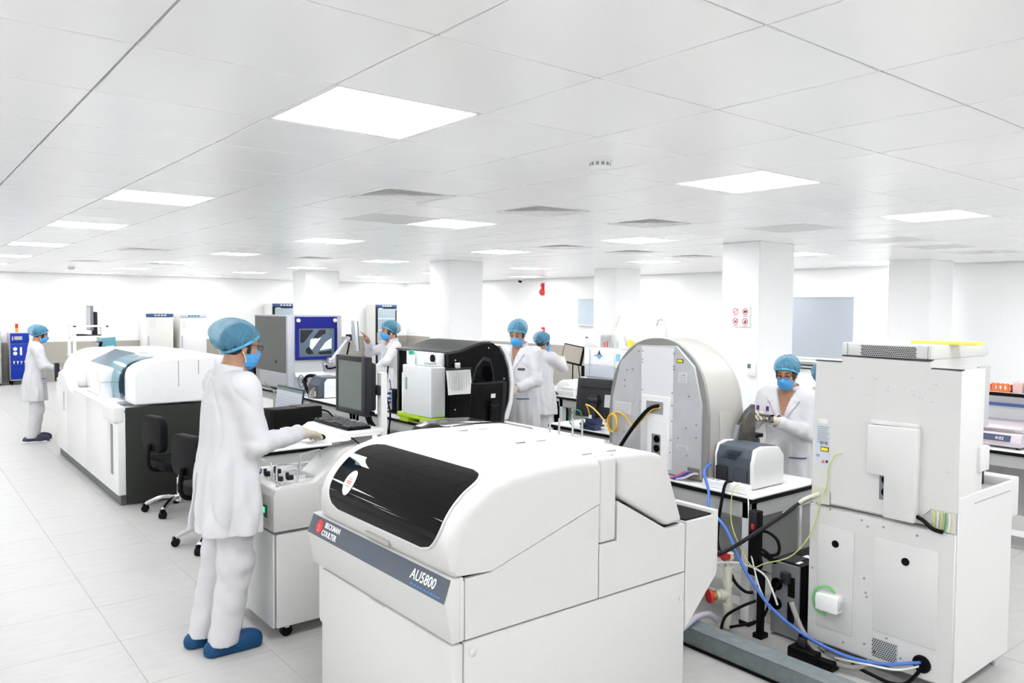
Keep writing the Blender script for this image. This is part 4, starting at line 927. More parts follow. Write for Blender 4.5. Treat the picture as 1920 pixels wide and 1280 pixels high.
# docking PC with blue plugs
t = Thing('mini_pc', 'slim black mini computer with blue plugs standing on middle bench', 'computer', (3.98, 7.0, .75))
t.part('case', B().box(3.95, 4.01, 6.80, 6.92, .76, .985, .004).box(3.95, 4.01, 6.72, 6.78, .76, .90, .003), black)
t.part('rear_panel', B().box(3.945, 3.952, 6.86, 6.915, .775, .975), palegrey)
t.part('foot', B().box(3.91, 4.05, 6.72, 6.95, .752, .762, .003), black)
for k, z in enumerate((.93, .88, .84)): t.part('blue_plug', B().box(3.905, 3.946, 6.87, 6.905, z, z + .02, .003), mat('plug_blue', (.03, .08, .42), .4))
t.part('antenna', B().cyl((3.96, 6.90, .985), (3.95, 6.91, 1.08), .004), black)
single('acrylic_stand', B().box(4.02, 4.03, 6.95, 7.35, .752, 1.18, .002, 1).box(3.90, 4.03, 6.95, 7.35, .752, .758), clear, 'clear acrylic screen standing behind the mini computer', 'screen')
# keyboard tray on arm with monitor
t = Thing('monitor_stand', 'white stand with keyboard tray in front of the front man', 'stand', (2.35, 4.62, 0))
t.part('post', B().box(2.385, 2.43, 4.275, 4.33, .0, 1.40, .006), white)
t.part('post_foot', B().box(2.36, 2.55, 4.12, 4.34, 0, .02), palegrey)
t.part('tray', B().prism(rrect(1.90, 2.36, 4.20, 4.72, .04), 'z', 1.03, 1.045, .004), purewhite)
t.part('raised_shelf', B().prism([(2.06, 1.045), (2.10, 1.068), (2.36, 1.068), (2.36, 1.045)], 'y', 4.20, 4.72, .004), purewhite)
t.part('mouse_plate', B().prism(rrect(1.86, 2.14, 4.16, 4.40, .05), 'z', 1.020, 1.034, .003), purewhite)
t.part('tray_bracket', B().box(2.12, 2.34, 4.30, 4.42, .90, 1.03, .006).box(2.2, 2.32, 4.345, 4.395, .81, .90), palegrey)
t.part('monitor_arm', B().box(2.365, 2.40, 4.28, 4.48, 1.26, 1.32, .006), softblack)
t = Thing('touch_monitor', 'tall dark grey monitor with lit grey screen facing the front man', 'monitor', (2.31, 4.49, 1.13))
t.part('casing', B().box(2.29, 2.335, 4.295, 4.695, 1.128, 1.498, .008), softblack)
t.part('rear_housing', B().box(2.335, 2.37, 4.30, 4.65, 1.16, 1.46, .02, 2), softblack)
t.part('screen', B().box(2.286, 2.292, 4.345, 4.665, 1.165, 1.465), screen_off)
t.part('bezel', B().box(2.283, 2.29, 4.295, 4.345, 1.13, 1.495, .003).box(2.283, 2.29, 4.665, 4.695, 1.13, 1.495, .003).box(2.283, 2.29, 4.345, 4.665, 1.465, 1.497, .002).box(2.283, 2.29, 4.345, 4.665, 1.13, 1.165, .002), softblack)
for k in range(3): t.part('cable', B().tube([(2.34, 4.40 - .03 * k, 1.14), (2.345, 4.385 - .03 * k, 1.10), (2.35, 4.36 - .035 * k, 1.07)], .007), black)
t.part('knob', B().cyl((2.33, 4.296, 1.15), (2.33, 4.28, 1.15), .014), black)
t = Thing('keyboard', 'black keyboard on the tray below the tall monitor', 'keyboard', (2.22, 4.45, 1.068))
t.part('base', B().box(2.13, 2.285, 4.22, 4.70, 1.069, 1.086, .004), black)
key_me = B().box(-.0075, .0075, -.0075, .0075, 0, .008, .002, 1)
kme = make_mesh('key', key_me.v, key_me.f, mat('key_grey', (.10, .10, .11), .5))
for r in range(6):
    for c in range(21):
        if (c in (15, 19) and r < 5) or (r == 0 and 4 <= c <= 9): continue
        o = bpy.data.objects.new('key', kme); COL.objects.link(o); o.parent = t.o
        o.location = Vector((2.145 + .025 * r, 4.238 + .0222 * c, 1.0855)) - Vector((2.22, 4.45, 1.068))
single('computer_mouse', B().lathe([(.001, 0), (.028, .004), (.032, .014), (.026, .026), (.012, .033), (.001, .034)], (1.955, 4.222, 1.034), seg=20), black, 'black computer mouse under the gloved hand', 'mouse')

# ============================================================ BACK BENCH
t = Thing('tablet_monitor', 'touch monitor with tan screen on a thin stand at the back bench', 'monitor', (6.95, 7.45, .75))
M = Matrix.Translation((6.9, 7.42, 1.09)) @ Matrix.Rotation(math.radians(10), 4, 'Y') @ Matrix.Rotation(math.radians(6), 4, 'X')
for nm, b, m in (('casing', B().box(0, .03, -.19, .19, 0, .25, .006), black), ('screen', B().box(-.003, .002, -.172, .172, .025, .235), screen_tan)):
    b.v = [tuple(M @ Vector(p)) for p in b.v]; t.part(nm, b, m)
t.part('stem', B().cyl((6.93, 7.40, .76), (6.93, 7.40, 1.15), .008), black)
t.part('foot', B().lathe([(.08, .752), (.08, .765), (.01, .77)], (6.93, 7.40, 0)), black)
t.part('cable', B().tube([(6.93, 7.30, 1.10), (6.9, 7.25, 1.0), (6.88, 7.20, .92), (6.9, 7.14, .86), (6.92, 7.09, .80)], .006), black)
t = Thing('back_bench_analyzer', 'white box analyser with grey base and blue droplet logo on back bench', 'analyzer', (7.0, 6.8, .75))
t.part('stand', B().box(6.82, 7.08, 6.45, 7.05, .75, .965, .01), palegrey)
t.part('base', B().box(6.80, 7.08, 6.56, 7.07, .965, 1.11, .01), mat('base_bluegrey', (.48, .51, .56), .4))
t.part('body', B().box(6.81, 7.08, 6.56, 7.07, 1.11, 1.33, .01), purewhite)
t.part('tower', B().box(6.81, 7.08, 6.84, 7.07, 1.33, 1.50, .008), purewhite)
t.part('tube_hood', B().box(6.86, 7.08, 6.50, 6.84, 1.33, 1.49, .01), mat('hood_clear', (.9, .9, .9), .05, alpha=.12))
t.part('back_wall', B().box(7.06, 7.085, 6.50, 6.84, 1.33, 1.49), purewhite)
t.part('label', B().box(6.807, 6.812, 7.0, 7.045, 1.44, 1.455), inkdark)
t.part('door_joint', B().box(6.798, 6.802, 6.955, 6.96, .99, 1.31), inkgrey)
lg = t.part('droplet_logo', B().prism([(6.80, 1.30), (6.785, 1.265), (6.765, 1.235), (6.80, 1.25), (6.835, 1.235), (6.815, 1.265)], 'x', 6.804, 6.811), inkdark)
t.part('logo_base', B().prism([(6.84, 1.225), (6.80, 1.19), (6.76, 1.225), (6.80, 1.21)], 'x', 6.804, 6.811), mat('logo_blue', (.10, .40, .65), .5), lg)
for k in range(5): t.part('logo_letter', B().box(6.805, 6.811, 6.745 + .03 * k, 6.765 + .03 * k, 1.222, 1.24), mat('logo_blue', (0, 0, 0)), lg)
for k, m in enumerate((inkred, inkred, palegrey, palegrey, mat('pale_green_tube', (.45, .62, .55), .4), palegrey)):
    t.part('sample_tube', B().cyl((6.90, 6.80 - .045 * k, 1.335), (6.90, 6.80 - .045 * k, 1.40 + .01 * (k % 2)), .010, seg=10), m)
for dx in (0, .03): t.part('vent_tube', B().tube([(6.95, 6.72 - dx, 1.49), (6.95, 6.70 - dx, 1.57), (6.95, 6.66 - dx, 1.68), (6.95, 6.62 - dx * .6, 1.72), (6.95, 6.63 - dx * .6, 1.66), (6.95, 6.68, 1.55)], .004, 6), cream)
t.part('side_box', B().box(6.80, 7.0, 6.38, 6.53, 1.10, 1.30, .006), purewhite)
t.part('side_box_label', B().box(6.797, 6.801, 6.44, 6.51, 1.18, 1.27), mat('label_lightblue', (.25, .55, .75), .5))
def bag(name, c, r, m, label, cat, seed):
    rnd = random.Random(seed); rows = []
    for i in range(13):
        a = math.pi * i / 12; row = []
        for k in range(21):
            b = 2 * math.pi * k / 20; w = 1 + .09 * math.sin(5 * b + seed + 2 * i) * math.sin(a) + .05 * math.sin(9 * b + i)
            row.append((c[0] + r[0] * math.sin(a) * math.cos(b) * w, c[1] + r[1] * math.sin(a) * math.sin(b) * w, c[2] - r[2] * math.cos(a)))
        rows.append(row)
    return single(name, B().grid(rows), m, label, cat, angle=180)
bag('plastic_bag', (6.93, 6.32, 1.445), (.09, .155, .14), mat('milky_bag', (.82, .81, .76), .3, alpha=.7), 'milky crumpled plastic bag with yellow tag by the back bench analyser', 'bag', 3)
single('yellow_tag', B().box(6.81, 6.815, 6.26, 6.33, 1.36, 1.44), mat('label_yellow', (0, 0, 0)), 'small yellow tag on the milky plastic bag', 'tag')
for (y0, y1, z1, lab) in ((6.55, 6.9, .93, 'right'), (6.95, 7.25, .93, 'left')):
    q = []
    for i in range(9):
        a = math.pi * i / 8; q.append(((y0 + y1) / 2 - (y1 - y0) / 2 * math.cos(a), .80 + (z1 - .80) * math.sin(a)))
    single('equipment_cover', B().prism([(y0, .75)] + q + [(y1, .75)], 'x', 6.50, 6.78, .02, 3), purewhite, 'rounded white cover on back bench, %s one under the box analyser' % lab, 'cover')
t = Thing('barcode_scanner', 'black and white handheld scanner on a stand at the back bench', 'scanner', (6.45, 6.9, .75))
t.part('stand_rod', B().cyl((6.45, 6.72, .75), (6.45, 6.72, 1.0), .009), black)
t.part('handle', B().box(6.44, 6.47, 6.70, 6.735, 1.0, 1.13, .008), black)
t.part('head', B().box(6.42, 6.48, 6.66, 6.74, .93, 1.0, .015), purewhite)
t.part('lens', B().lathe([(.03, 0), (.03, .03), (.01, .032)], (6.43, 6.67, .955), (-1, 0, 0)), mat('lens_purple', (.10, .04, .08), .2))
t.part('foot', B().lathe([(.07, .75), (.07, .765), (.01, .77)], (6.45, 6.72, 0)), black)
t.o.location.z = .75
bench('narrow white service table before the back bench', 6.32, 6.64, 6.45, 7.05)
single('document_stack', B().box(6.345, 6.62, 6.76, 7.03, .75, .82, .003).box(6.36, 6.61, 6.77, 7.0, .82, .86, .003), paper, 'stack of white paper beside the equipment covers', 'paper')
single('glove_box', B().box(6.70, 6.80, 7.30, 7.42, .752, .83, .004), mat('glove_box_blue', (.25, .62, .74), .5), 'light blue glove box on the back bench near the mid woman', 'box')
single('wrist_rest', B().box(6.70, 6.82, 7.18, 7.28, .752, .90, .03, 3), softblack, 'dark rounded device behind the light blue glove box', 'device')
t = Thing('card_reader', 'dark wall bracket reader beside the box analyser', 'reader', (6.97, 7.12, 1.13))
t.part('shelf', B().box(6.9, 7.06, 7.09, 7.19, 1.195, 1.215, .003), softblack)
t.part('device', B().box(6.92, 7.0, 7.085, 7.15, 1.215, 1.235, .004), midgrey)
t.part('post', B().box(7.03, 7.05, 7.12, 7.15, .752, 1.195), palegrey)
t = Thing('gooseneck_tap', 'chrome gooseneck tap rising behind the domed silver analyser', 'tap', (6.9, 5.9, .75))
t.part('spout', B().tube([(6.9, 5.82, .75), (6.9, 5.82, 1.50), (6.9, 5.83, 1.63), (6.9, 5.88, 1.685), (6.9, 5.945, 1.68), (6.9, 5.965, 1.63), (6.9, 5.965, 1.60)], .012, 10), chrome)
t.part('base', B().lathe([(.03, .752), (.03, .78), (.016, .80)], (6.9, 5.82, 0)), chrome)
t.part('lever', B().cyl((6.9, 5.82, .83), (6.9, 5.93, .86), .008), chrome)
single('sink_cabinet', B().box(6.72, 7.08, 5.5, 5.78, .752, 1.05, .01).box(6.74, 7.06, 5.52, 5.76, 1.05, 1.07, .005), palegrey, 'pale box on back bench hidden behind the domed analyser', 'box')
# right back bench things
t = Thing('centrifuge', 'low pinkish-grey bench centrifuge with digital display', 'centrifuge', (6.95, 2.4, .75))
t.part('shell', B().prism([(6.74, .765), (6.73, .80), (6.765, .865), (6.80, .885), (7.10, .885), (7.10, .765)], 'y', 2.20, 2.62, .012, 3), pinkgrey)
t.part('lid', B().prism([(6.775, .875), (6.77, .905), (6.80, .925), (7.10, .94), (7.10, .875)], 'y', 2.20, 2.62, .012, 3), pinkgrey)
t.part('lid_joint', B().box(6.765, 6.78, 2.26, 2.60, .893, .897), inkgrey)
M = Matrix.Translation((6.742, 2.36, .83)) @ Matrix.Rotation(math.radians(28), 4, 'Y')
q = B().box(-.004, .004, -.085, .115, -.024, .026); q.v = [tuple(M @ Vector(p)) for p in q.v]; dp = t.part('display_panel', q, mat('display_navy', (.05, .07, .13), .3))
t.text('display_digits', '4:02', .036, M @ Vector((-.0055, .02, -.014)), M.to_3x3() @ Vector((0, -1, 0)), M.to_3x3() @ Vector((0, 0, 1)), inkwhite, dp)
for (x, y) in ((6.77, 2.23), (6.77, 2.59), (7.07, 2.23), (7.07, 2.59)): t.part('foot', B().cyl((x, y, .751), (x, y, .768), .015), blackmatte)
t = Thing('tube_rack', 'orange test tube rack on the raised bench shelf', 'rack', (7.03, 2.44, 1.165))
t.part('frame', B().box(6.99, 7.08, 2.37, 2.52, 1.166, 1.18, .002).box(6.99, 7.08, 2.37, 2.52, 1.215, 1.225, .002).box(6.99, 7.08, 2.37, 2.378, 1.166, 1.225).box(6.99, 7.08, 2.512, 2.52, 1.166, 1.225), orange)
for k in range(4): t.part('tube', B().cyl((7.0, 2.395 + .034 * k, 1.18), (7.0, 2.395 + .034 * k, 1.235), .011, seg=10), mat('orange_clear', (.75, .22, .06), .2, alpha=.8))
single('tip_box', B().box(7.0, 7.1, 2.29, 2.36, 1.166, 1.25, .006), mat('pink_clear_box', (.65, .45, .42), .25, alpha=.85), 'translucent pinkish tip box beside the orange tube rack', 'box')
t = Thing('wash_bottle', 'clear plastic jar with green lid on the raised bench shelf', 'jar', (7.03, 2.24, 1.165))
t.part('jar', B().lathe([(.04, 1.166), (.042, 1.18), (.042, 1.25), (.035, 1.258)], (7.05, 2.25, 0)), mat('cloudy_plastic', (.66, .66, .64), .3, alpha=.85))
t.part('lid', B().lathe([(.03, 1.256), (.03, 1.27), (.01, 1.272)], (7.05, 2.25, 0)), cablegreen)
t = Thing('pipette_stand', 'dark tray with pipette and spray bottle on the raised bench shelf', 'stand', (7.03, 2.12, 1.165))
t.part('tray', B().box(6.98, 7.12, 2.03, 2.19, 1.166, 1.20, .004), softblack)
t.part('pipette', B().cyl((7.02, 2.16, 1.19), (7.03, 2.17, 1.30), .010, .014).cyl((7.03, 2.17, 1.30), (7.0, 2.185, 1.335), .016), mat('pipette_grey', (.35, .37, .38), .4))
t.part('spray_bottle', B().lathe([(.03, 1.20), (.03, 1.27), (.012, 1.29), (.012, 1.32)], (7.06, 2.09, 0)), cableblue)

# ============================================================ CHAIRS
def chair(label, x, y, rot, rotb=None):
    t = Thing('office_chair', label, 'chair', (x, y, 0), math.radians(rot))
    t.part('seat', B().prism(rrect(-.22, .23, -.23, .23, .09), 'z', .40, .475, .025, 3), vinyl)
    t.part('backrest', B().prism(rrect(-.19, .19, .55, .86, .09), 'x', -.25, -.185, .022, 3), vinyl)
    t.part('back_bar', B().tube([(-.06, 0, .385), (-.22, 0, .39), (-.275, 0, .46), (-.262, 0, .62)], .018), blackmatte)
    t.part('mechanism', B().box(-.1, .1, -.08, .08, .36, .40, .01), blackmatte)
    t.part('lever', B().tube([(0, .05, .375), (.02, .18, .37), (.02, .26, .36)], .007), chrome)
    t.part('gas_lift', B().cyl((0, 0, .12), (0, 0, .30), .028).cyl((0, 0, .30), (0, 0, .38), .016), chrome)
    t.part('hub', B().cyl((0, 0, .09), (0, 0, .15), .042), chrome)
    for k in range(5):
        a = k * 2 * math.pi / 5; c, s = math.cos(a), math.sin(a)
        lg = t.part('base_arm', B().tube([(c * .03, s * .03, .125), (c * .14, s * .14, .13), (c * .24, s * .24, .095), (c * .28, s * .28, .07)], .019), chrome)
        w = B().cyl((c * .285 - s * .022, s * .285 + c * .022, .031), (c * .285 + s * .022, s * .285 - c * .022, .031), .030)
        t.part('caster', w.box(-.02, .02, -.012, .012, .045, .075, M=Matrix.Translation((c * .285, s * .285, 0))), black, lg)
    return t
chair('black office chair beside the dark end panel of the left analyser', 1.99, 7.16, 10)
chair('black office chair half hidden behind the front man', 1.92, 5.98, 12)
chair('black chair seen between the bench woman and right analyser', 5.25, 2.75, 200)

# ============================================================ FAR LEFT: fridges, water unit, trolley
def fridge(label, x0, x1, y, h, glass=False, white_door=False):
    t = Thing('lab_fridge', label, 'refrigerator', ((x0 + x1) / 2, y + .3, 0))
    bodym = mat('fridge_enamel', (.78, .77, .74), .4)
    t.part('cabinet', B().box(x0, x1, y + .05, y + .62, .06, h, .01), bodym)
    d = t.part('door', B().box(x0 + .005, x1 - .005, y, y + .045, .10, h - .09, .012), purewhite if white_door else (softblack if glass else bodym))
    hd = t.part('header', B().box(x0 + .005, x1 - .005, y - .003, y + .045, h - .085, h - .005, .004), mat('header_blue', (.05, .10, .27), .4) if not white_door else mat('header_pale_blue', (.55, .63, .75), .4))
    for k in range(4): t.part('header_print', B().box(x0 + .30 * (x1 - x0) + .09 * k * (x1 - x0) * 1.3, x0 + .38 * (x1 - x0) + .09 * k * (x1 - x0) * 1.3, y - .006, y - .002, h - .065, h - .03), paper if not white_door else inkblue, hd)
    t.part('handle', B().box(x0 + .03, x0 + .06, y - .04, y, .75, 1.05, .008), palegrey, d)
    for (a, b, c, e) in ((.12, .32, .24, .36), (.70, .95, .13, .17)): t.part('notice', B().box(x0 + a * (x1 - x0), x0 + b * (x1 - x0), y - .003, y + .001, h - e, h - .11 if a < .5 else h - c), paper, d)
    if glass:
        t.part('glass_pane', B().box(x0 + .06, x1 - .06, y - .004, y + .002, .20, h - .13), mat('fridge_glass', (.42, .52, .58), .08, coat=.3), d)
        for k in range(4): t.part('shelf', B().box(x0 + .07, x1 - .07, y - .007, y - .003, .45 + .33 * k, .48 + .33 * k), paper, d)
    for xx in (x0 + .06, x1 - .06): t.part('foot', B().cyl((xx, y + .1, 0), (xx, y + .1, .07), .025), blackmatte)
fridge('cream laboratory fridge with dark blue header at far left wall', 4.90, 5.53, 20.3, 1.60)
fridge('white laboratory fridge with pale header next to the cream one', 5.68, 6.33, 20.3, 1.585, white_door=True)
fridge('blue-headed fridge peeking above the grey cabinet analyser', 8.05, 8.75, 20.3, 1.875, glass=True)
fridge('glass-door fridge with dark blue header behind the woman at the arm monitor', 11.15, 11.85, 20.3, 1.875, glass=True)
t = Thing('water_purifier', 'bright blue water purification unit on casters by far left wall', 'water purifier', (2.3, 20.85, 0))
t.part('cabinet', B().box(2.12, 2.50, 20.5, 20.95, .09, 1.16, .01), palegrey)
pn = t.part('front_panel', B().box(2.13, 2.49, 20.485, 20.503, .12, .91, .004).box(2.13, 2.49, 20.485, 20.503, .92, 1.15, .004), unitblue)
for z in (.80, .70): t.part('gauge', B().lathe([(.04, 0), (.04, .012), (.03, .014)], (2.22, 20.485, z), (0, -1, 0)), purewhite, pn)
t.part('flow_meter', B().box(2.31, 2.35, 20.475, 20.486, .66, .84, .004), purewhite, pn)
t.part('control_display', B().box(2.21, 2.36, 20.475, 20.486, 1.0, 1.08, .003).box(2.165, 2.19, 20.475, 20.486, .99, 1.08), palegrey, pn)
for k in range(4): t.part('valve_tap', B().box(2.18 + .07 * k, 2.21 + .07 * k, 20.46, 20.486, .50, .53, .003).box(2.19 + .07 * k, 2.20 + .07 * k, 20.46, 20.486, .46, .50), purewhite, pn)
bc = t.part('beacon_lamp', B().cyl((2.28, 20.7, 1.16), (2.28, 20.7, 1.26), .03), mat('beacon_orange', (.85, .35, .03), .4))
t.part('beacon_top', B().cyl((2.28, 20.7, 1.26), (2.28, 20.7, 1.36), .03), red, bc)
for (x, y) in ((2.16, 20.55), (2.46, 20.55), (2.16, 20.9), (2.46, 20.9)): t.part('caster', B().cyl((x - .015, y, .045), (x + .015, y, .045), .045), blackmatte)
t = Thing('steel_cabinet', 'grey cabinet edge at the extreme left by far wall', 'cabinet', (1.75, 20.7, 0))
t.part('body', B().box(1.4, 1.95, 20.4, 20.95, .05, 1.2, .01), palegrey); t.part('door', B().box(1.42, 1.93, 20.38, 20.4, .08, 1.17, .004), palegrey)
t.part('foot', B().box(1.42, 1.93, 20.42, 20.93, 0, .05), softblack)
t = Thing('instrument_trolley', 'white two-shelf trolley standing behind the left analyser', 'trolley', (2.75, 15.1, 0))
for (x, y) in ((2.45, 14.9), (2.95, 14.9), (2.45, 15.4), (2.95, 15.4)): t.part('post', B().box(x, x + .045, y, y + .045, .05, 1.45, .004), purewhite)
for z in (.35, .92, 1.24): t.part('shelf', B().box(2.44, 3.0, 14.89, 15.45, z, z + .03, .004), purewhite)
t.part('top_rail', B().box(2.45, 2.995, 14.9, 14.93, 1.42, 1.455).box(2.45, 2.995, 15.415, 15.445, 1.42, 1.455), purewhite)
for (x, y) in ((2.47, 14.92), (2.97, 14.92), (2.47, 15.42), (2.97, 15.42)): t.part('caster', B().cyl((x - .012, y, .03), (x + .012, y, .03), .03), blackmatte)
t = Thing('trolley_monitor', 'tall grey monitor seen edge-on on top of the trolley', 'monitor', (2.8, 15.1, 1.27))
t.part('casing', B().box(2.73, 2.77, 14.95, 15.35, 1.36, 1.785, .008), midgrey); t.part('screen', B().box(2.722, 2.732, 14.97, 15.33, 1.38, 1.765), palegrey)
t.part('rear_housing', B().box(2.77, 2.84, 14.98, 15.32, 1.45, 1.68, .015), softblack); t.part('stand', B().box(2.78, 2.86, 15.1, 15.2, 1.27, 1.55, .01).box(2.68, 2.90, 15.0, 15.3, 1.27, 1.285), softblack)
single('trolley_keyboard', B().box(2.50, 2.68, 14.95, 15.3, 1.271, 1.295, .006), softblack, 'dark keyboard on the top shelf of the trolley', 'keyboard')
t = Thing('small_monitor', 'small tilted monitor standing behind the left analyser', 'monitor', (2.25, 11.3, .9))
M = Matrix.Translation((2.09, 11.3, 1.13)) @ Matrix.Rotation(math.radians(14), 4, 'Y')
for nm, b, m in (('casing', B().box(0, .035, -.13, .13, 0, .21, .006), black), ('screen', B().box(-.004, .002, -.11, .11, .02, .19), midgrey)):
    b.v = [tuple(M @ Vector(p)) for p in b.v]; t.part(nm, b, m)
t.part('stand', B().box(2.12, 2.16, 11.25, 11.35, .92, 1.17, .006), black)
t.part('base', B().box(2.03, 2.24, 11.2, 11.4, .90, .92, .004), black)
t = Thing('blue_splash_guard', 'tinted blue acrylic guard standing behind the left analyser', 'guard', (2.4, 11.5, .9))
M = Matrix.Translation((2.34, 11.5, .9)) @ Matrix.Rotation(math.radians(-5), 4, 'Y')
for nm, b, m in (('sheet', B().box(-.08, .09, -.004, .004, 0, .47), mat('guard_blue', (.14, .44, .54), .1, alpha=.75)), ('panel', B().box(-.04, .06, -.012, -.006, .02, .36), mat('guard_panel', (.55, .68, .72), .4)), ('side_sheet', B().box(-.08, -.072, 0, .3, 0, .47), mat('guard_blue', (0, 0, 0)))):
    b.v = [tuple(M @ Vector(p)) for p in b.v]; t.part(nm, b, m)
bench('small table behind the left analyser with monitor and guard', 2.0, 2.6, 11.0, 11.9, z=.9)
# ============================================================ PEOPLE: smooth distance-field figures
def smin(a, b, k):
    h = np.clip(.5 + .5 * (b - a) / k, 0, 1); return b + (a - b) * h - k * h * (1 - h)
def cone(p, a, b, ra, rb, sq=None):
    a = np.asarray(a, float); b = np.asarray(b, float)
    if sq is not None: s = np.asarray(sq, float); p = p * s; a = a * s; b = b * s
    d = b - a; q = p - a; t = np.clip(q @ d / max(d @ d, 1e-9), 0, 1)
    q = q - t[:, None] * d
    return np.sqrt((q * q).sum(1)) - (ra + (rb - ra) * t)
def ell(p, c, r):
    q = (p - np.asarray(c, float)); r = np.asarray(r, float)
    k0 = np.sqrt(((q / r) ** 2).sum(1)); k1 = np.sqrt(((q / r ** 2) ** 2).sum(1)) + 1e-9
    return k0 * (k0 - 1) / k1
def nets(f, lo, hi, h, bs=6):
    lo = np.asarray(lo, float); hi = np.asarray(hi, float)
    nb = np.ceil((hi - lo) / (h * bs)).astype(int) + 1; n = nb * bs
    g = np.stack(np.meshgrid(*[np.arange(k) for k in nb], indexing='ij'), -1).reshape(-1, 3)
    cv = f(lo + (g * bs + (bs - 1) / 2) * h)
    V = np.repeat(np.repeat(np.repeat(cv.reshape(nb), bs, 0), bs, 1), bs, 2).astype(np.float32)
    act = g[np.abs(cv) < h * bs * 1.5]
    loc = np.stack(np.meshgrid(*[np.arange(bs)] * 3, indexing='ij'), -1).reshape(-1, 3)
    idx = (act[:, None, :] * bs + loc[None]).reshape(-1, 3)
    V[idx[:, 0], idx[:, 1], idx[:, 2]] = f(lo + idx * h)
    S = V < 0
    c = [(i, j, k) for i in (0, 1) for j in (0, 1) for k in (0, 1)]
    sl = lambda A, o: A[o[0]:n[0] - 1 + o[0], o[1]:n[1] - 1 + o[1], o[2]:n[2] - 1 + o[2]]
    cnt = sum(sl(S, o).astype(np.int8) for o in c)
    cells = np.argwhere((cnt > 0) & (cnt < 8))
    if not len(cells): return [], []
    cid = -np.ones(n - 1, np.int64); cid[cells[:, 0], cells[:, 1], cells[:, 2]] = np.arange(len(cells))
    acc = np.zeros((len(cells), 3)); num = np.zeros(len(cells))
    for a in range(8):
        for b in range(a + 1, 8):
            ca, cb = np.array(c[a]), np.array(c[b])
            if np.abs(ca - cb).sum() != 1: continue
            A = cells + ca; Bq = cells + cb
            va = V[A[:, 0], A[:, 1], A[:, 2]]; vb = V[Bq[:, 0], Bq[:, 1], Bq[:, 2]]
            m = (va < 0) != (vb < 0); t = va[m] / (va[m] - vb[m])
            acc[m] += ca + t[:, None] * (cb - ca); num[m] += 1
    P = lo + (cells + acc / num[:, None]) * h
    F = []
    for ax in range(3):
        e = np.zeros(3, int); e[ax] = 1; u, w = [i for i in range(3) if i != ax]
        A = S[:n[0] - e[0], :n[1] - e[1], :n[2] - e[2]]; Bq = S[e[0]:, e[1]:, e[2]:]
        ed = np.argwhere(A != Bq); ed = ed[(ed[:, u] > 0) & (ed[:, w] > 0) & (ed[:, u] < n[u] - 1) & (ed[:, w] < n[w] - 1)]
        q = []
        for du, dw in ((-1, -1), (0, -1), (0, 0), (-1, 0)):
            k = ed.copy(); k[:, u] += du; k[:, w] += dw; q.append(cid[k[:, 0], k[:, 1], k[:, 2]])
        q = np.stack(q, 1); s = A[ed[:, 0], ed[:, 1], ed[:, 2]]
        if ax == 1: s = ~s
        q[~s] = q[~s][:, ::-1]; q = q[(q >= 0).all(1)]
        F.append(q)
    return P, np.concatenate(F)
def np_mesh(name, P, F, m):
    me = bpy.data.meshes.new(name); me.from_pydata(P.tolist(), [], F.tolist()); me.update(); me.shade_smooth(); me.materials.append(m); return me

def cloth_material(name, col, rough=.8):
    m = mat(name, col, rough, noise=.015, nscale=20, bump=.06, bscale=40); return m
coat_m = cloth_material('lab_coat_cotton', (.60, .595, .615))
pants_m = cloth_material('white_trouser_cotton', (.57, .56, .58))
skin_m = mat('skin', (.38, .20, .125), .5, noise=.06, nscale=40, sub=.1)
hair_m = mat('black_hair', (.012, .010, .010), .45)
glove_m = mat('latex_glove', (.60, .53, .43), .5, noise=.04)
mask_m = mat('surgical_mask_blue', (.06, .32, .66), .7, bump=.1, bscale=300)
strap_m = mat('mask_strap', (.80, .80, .80), .7)
clog_m = mat('blue_clog_rubber', (.006, .055, .15), .5, spec=.25)
shoe_m = mat('dark_navy_shoe', (.02, .025, .05), .6)
sole_m = mat('shoe_sole', (.75, .77, .82), .6)
eye_m = mat('eye_dark', (.02, .012, .01), .3)
lens_m = mat('glasses_frame', (.015, .013, .012), .3)
def cap_material():
    m = bpy.data.materials.new('bouffant_cap_mesh'); m.use_nodes = True; nt = m.node_tree; b = nt.nodes['Principled BSDF']
    b.inputs['Roughness'].default_value = .75
    tc = nt.nodes.new('ShaderNodeTexCoord'); n = nt.nodes.new('ShaderNodeTexNoise'); n.inputs['Scale'].default_value = 28; n.inputs['Detail'].default_value = 2
    nt.links.new(tc.outputs['Object'], n.inputs['Vector'])
    r = nt.nodes.new('ShaderNodeValToRGB'); r.color_ramp.elements[0].color = (.09, .31, .47, 1); r.color_ramp.elements[1].color = (.115, .36, .53, 1)
    r.color_ramp.elements[0].position = .35; r.color_ramp.elements[1].position = .65
    nt.links.new(n.outputs['Fac'], r.inputs['Fac']); nt.links.new(r.outputs['Color'], b.inputs['Base Color'])
    n2 = nt.nodes.new('ShaderNodeTexNoise'); n2.inputs['Scale'].default_value = 220; nt.links.new(tc.outputs['Object'], n2.inputs['Vector'])
    r2 = nt.nodes.new('ShaderNodeMapRange'); r2.inputs[1].default_value = .3; r2.inputs[2].default_value = .7; r2.inputs[3].default_value = .50; r2.inputs[4].default_value = .60
    nt.links.new(n2.outputs['Fac'], r2.inputs[0]); nt.links.new(r2.outputs[0], b.inputs['Alpha'])
    return m
cap_m = cap_material()
capband_m = mat('bouffant_cap_band', (.10, .42, .66), .75, bump=.2, bscale=120)

def rotm(yaw, pitch, roll=0):
    M = Matrix.Rotation(yaw, 3, 'Z') @ Matrix.Rotation(pitch, 3, 'Y') @ Matrix.Rotation(roll, 3, 'X'); return np.array(M)
def unit(v): v = np.asarray(v, float); return v / (np.linalg.norm(v) + 1e-9)

